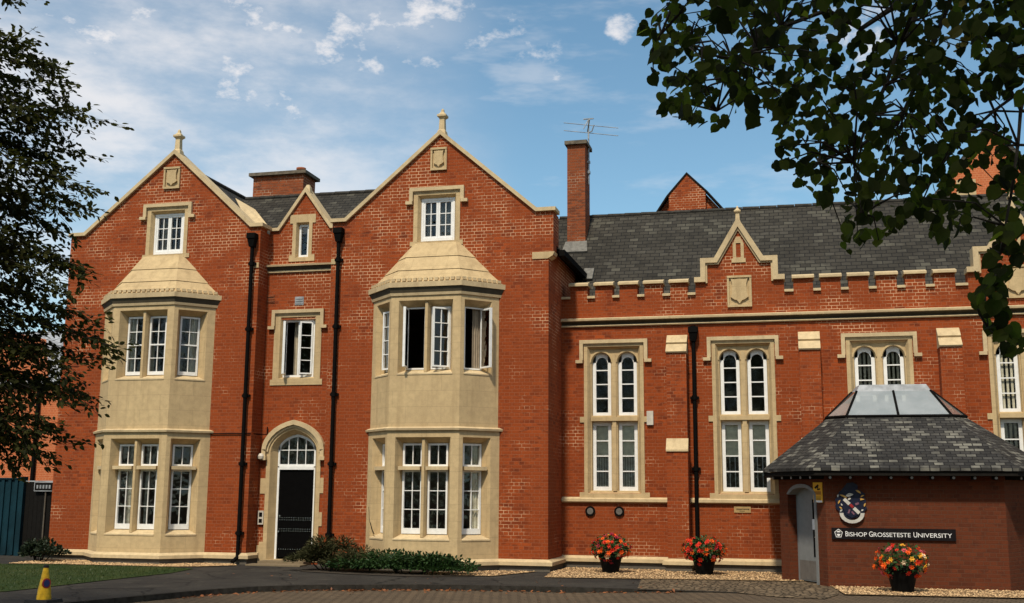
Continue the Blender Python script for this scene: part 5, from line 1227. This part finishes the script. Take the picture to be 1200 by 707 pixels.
shrub('heather_shrub', (-9.75, -1.2, 0), 'brown-green feathery low shrub right of the black door', 9000, .82, .52, .82, .10, 'leaf_heather', 'needle', .3, .25, 20)
shrub('ground_ivy', (-7.95, -1.5, 0), 'spreading mat of glossy green ivy in front of the right bay', 9500, 1.62, .52, .53, .075, 'leaf_ivy', 'oval', .5, .25, 44)
shrub('laurel_shrub', (-17.35, -.75, 0), 'dark broad-leaved bush at the left corner of the house', 1500, .55, .45, .62, .10, 'leaf_laurel', 'oval', .5, .3, 12)

# fallen leaves in the gutter
random.seed(41); fl_ = MB()
for _ in range(420):
    j = random.choice([5, 6, 7, 8, 8, 9, 9, 9, 10, 10, 10, 11, 11, 12, 13, 14]); a = Vector((*KERB[j], 0)); c = Vector((*KERB[min(j+1, len(KERB)-1)], 0)); u = random.random(); p = a.lerp(c, u); d = (c-a).normalized(); n = Vector((d.y, -d.x, 0))
    p += n*abs(random.gauss(.04, .14)); p.z = roadz(p.x, p.y)+.012
    add_leaf(fl_, p, Vector((random.gauss(0, 1), random.gauss(0, 1), random.gauss(0, .15))), Vector((random.gauss(0, .35), random.gauss(0, .35), 1)), random.uniform(.05, .09))
for _ in range(60):
    x, y = random.uniform(-12, -1), random.uniform(-6, -2.4); add_leaf(fl_, (x, y, .012 if y > -3.8 else roadz(x, y)+.012), Vector((random.gauss(0, 1), random.gauss(0, 1), .05)), Vector((random.gauss(0, .3), random.gauss(0, .3), 1)), random.uniform(.04, .07))
tag(fl_.build('fallen_leaves', 'leaf_fallen', recalc=False), 'brown fallen leaves gathered along the kerb', 'leaves', kind='stuff')

# ------------------------------------------------------------------ flower pots
def bloom_mesh(mat):
    b = MB(); 
    for ring, k_ in ((0, 1.0), (1, .62)):
        for j in range(6 if ring == 0 else 5):
            a = j*2*math.pi/(6 if ring == 0 else 5)+ring*.4; d = Vector((math.cos(a), math.sin(a), .25+.7*ring)); add_leaf(b, (0, 0, .008*ring), d, Vector((0, 0, 1)), .05*k_, 'oval')
    me = bpy.data.meshes.new('blossom'); me.from_pydata([tuple(v) for v in b.v], [], b.f); me.materials.append(MATS[mat]); return me
BM = {m_: bloom_mesh(m_) for m_ in ('bloom_red', 'bloom_orange', 'bloom_pink', 'bloom_yellow', 'bloom_cream', 'bloom_crimson')}
def flower_pot(x, y, label, seed, weights, leafy, k=1.0, wide=.40):
    random.seed(seed); P_ = thing('flower_pot', (x, y, .016), label, 'flower pot', 'black pots of begonias'); c = (x, y, .016)
    b = MB(); b.lathe(c, [(.165*k, 0), (.175*k, .02), (.255*k, .36*k), (.275*k, .365*k), (.278*k, .41*k), (.255*k, .41*k), (.25*k, .36*k), (.01, .36*k)], 28); b.build('pot', 'pot_black', P_)
    f_ = MB(); zc_ = c[2]+.50*k
    for _ in range(leafy):
        d = rv(); d.normalize(); d.z = d.z*.9+.1; r_ = random.random()**.35
        p = Vector((x+d.x*wide*r_, y+d.y*wide*r_, zc_+d.z*.29*k*r_))
        add_leaf(f_, p, Vector((d.x, d.y, d.z*.5-.2))+rv(.4), d+Vector((0, -.2, .6))+rv(.3), random.uniform(.05, .09))
    f_.build('foliage', 'leaf_flower', P_, recalc=False)
    ms = [m_ for m_, w_ in weights for _ in range(w_)]
    for j in range(62):
        d = Vector((random.gauss(0, 1), random.gauss(-.45, .8), random.gauss(.12, .62))); d.normalize()
        if d.y > .35: d.y *= -1
        s_ = random.uniform(.92, 1.10); o = bpy.data.objects.new('blossom', BM[random.choice(ms)]); COL.objects.link(o); o.parent = bpy.data.objects[P_]
        o.location = (d.x*wide*s_, d.y*wide*s_, zc_-c[2]+d.z*.30*k*s_); o.rotation_euler = (d+rv(.25)).to_track_quat('Z', 'Y').to_euler(); o.scale = (random.uniform(.85, 1.4),)*3
flower_pot(-3.85, .10, 'black pot of red and orange begonias below the first lancet window', 1, (('bloom_red', 6), ('bloom_orange', 6), ('bloom_crimson', 5), ('bloom_pink', 1), ('bloom_yellow', 1), ('bloom_cream', 1)), 900, 1.0, .40)
flower_pot(-1.87, .22, 'black pot of scarlet begonias on gravel beside the hall downpipe', 2, (('bloom_red', 9), ('bloom_orange', 5), ('bloom_pink', 1), ('bloom_crimson', 1)), 1000, 1.0, .43)
flower_pot(1.83, -2.85, 'black pot of orange, pink and yellow begonias below the name board', 3, (('bloom_orange', 10), ('bloom_red', 6), ('bloom_pink', 4), ('bloom_yellow', 2), ('bloom_cream', 1)), 800, 1.05, .44)
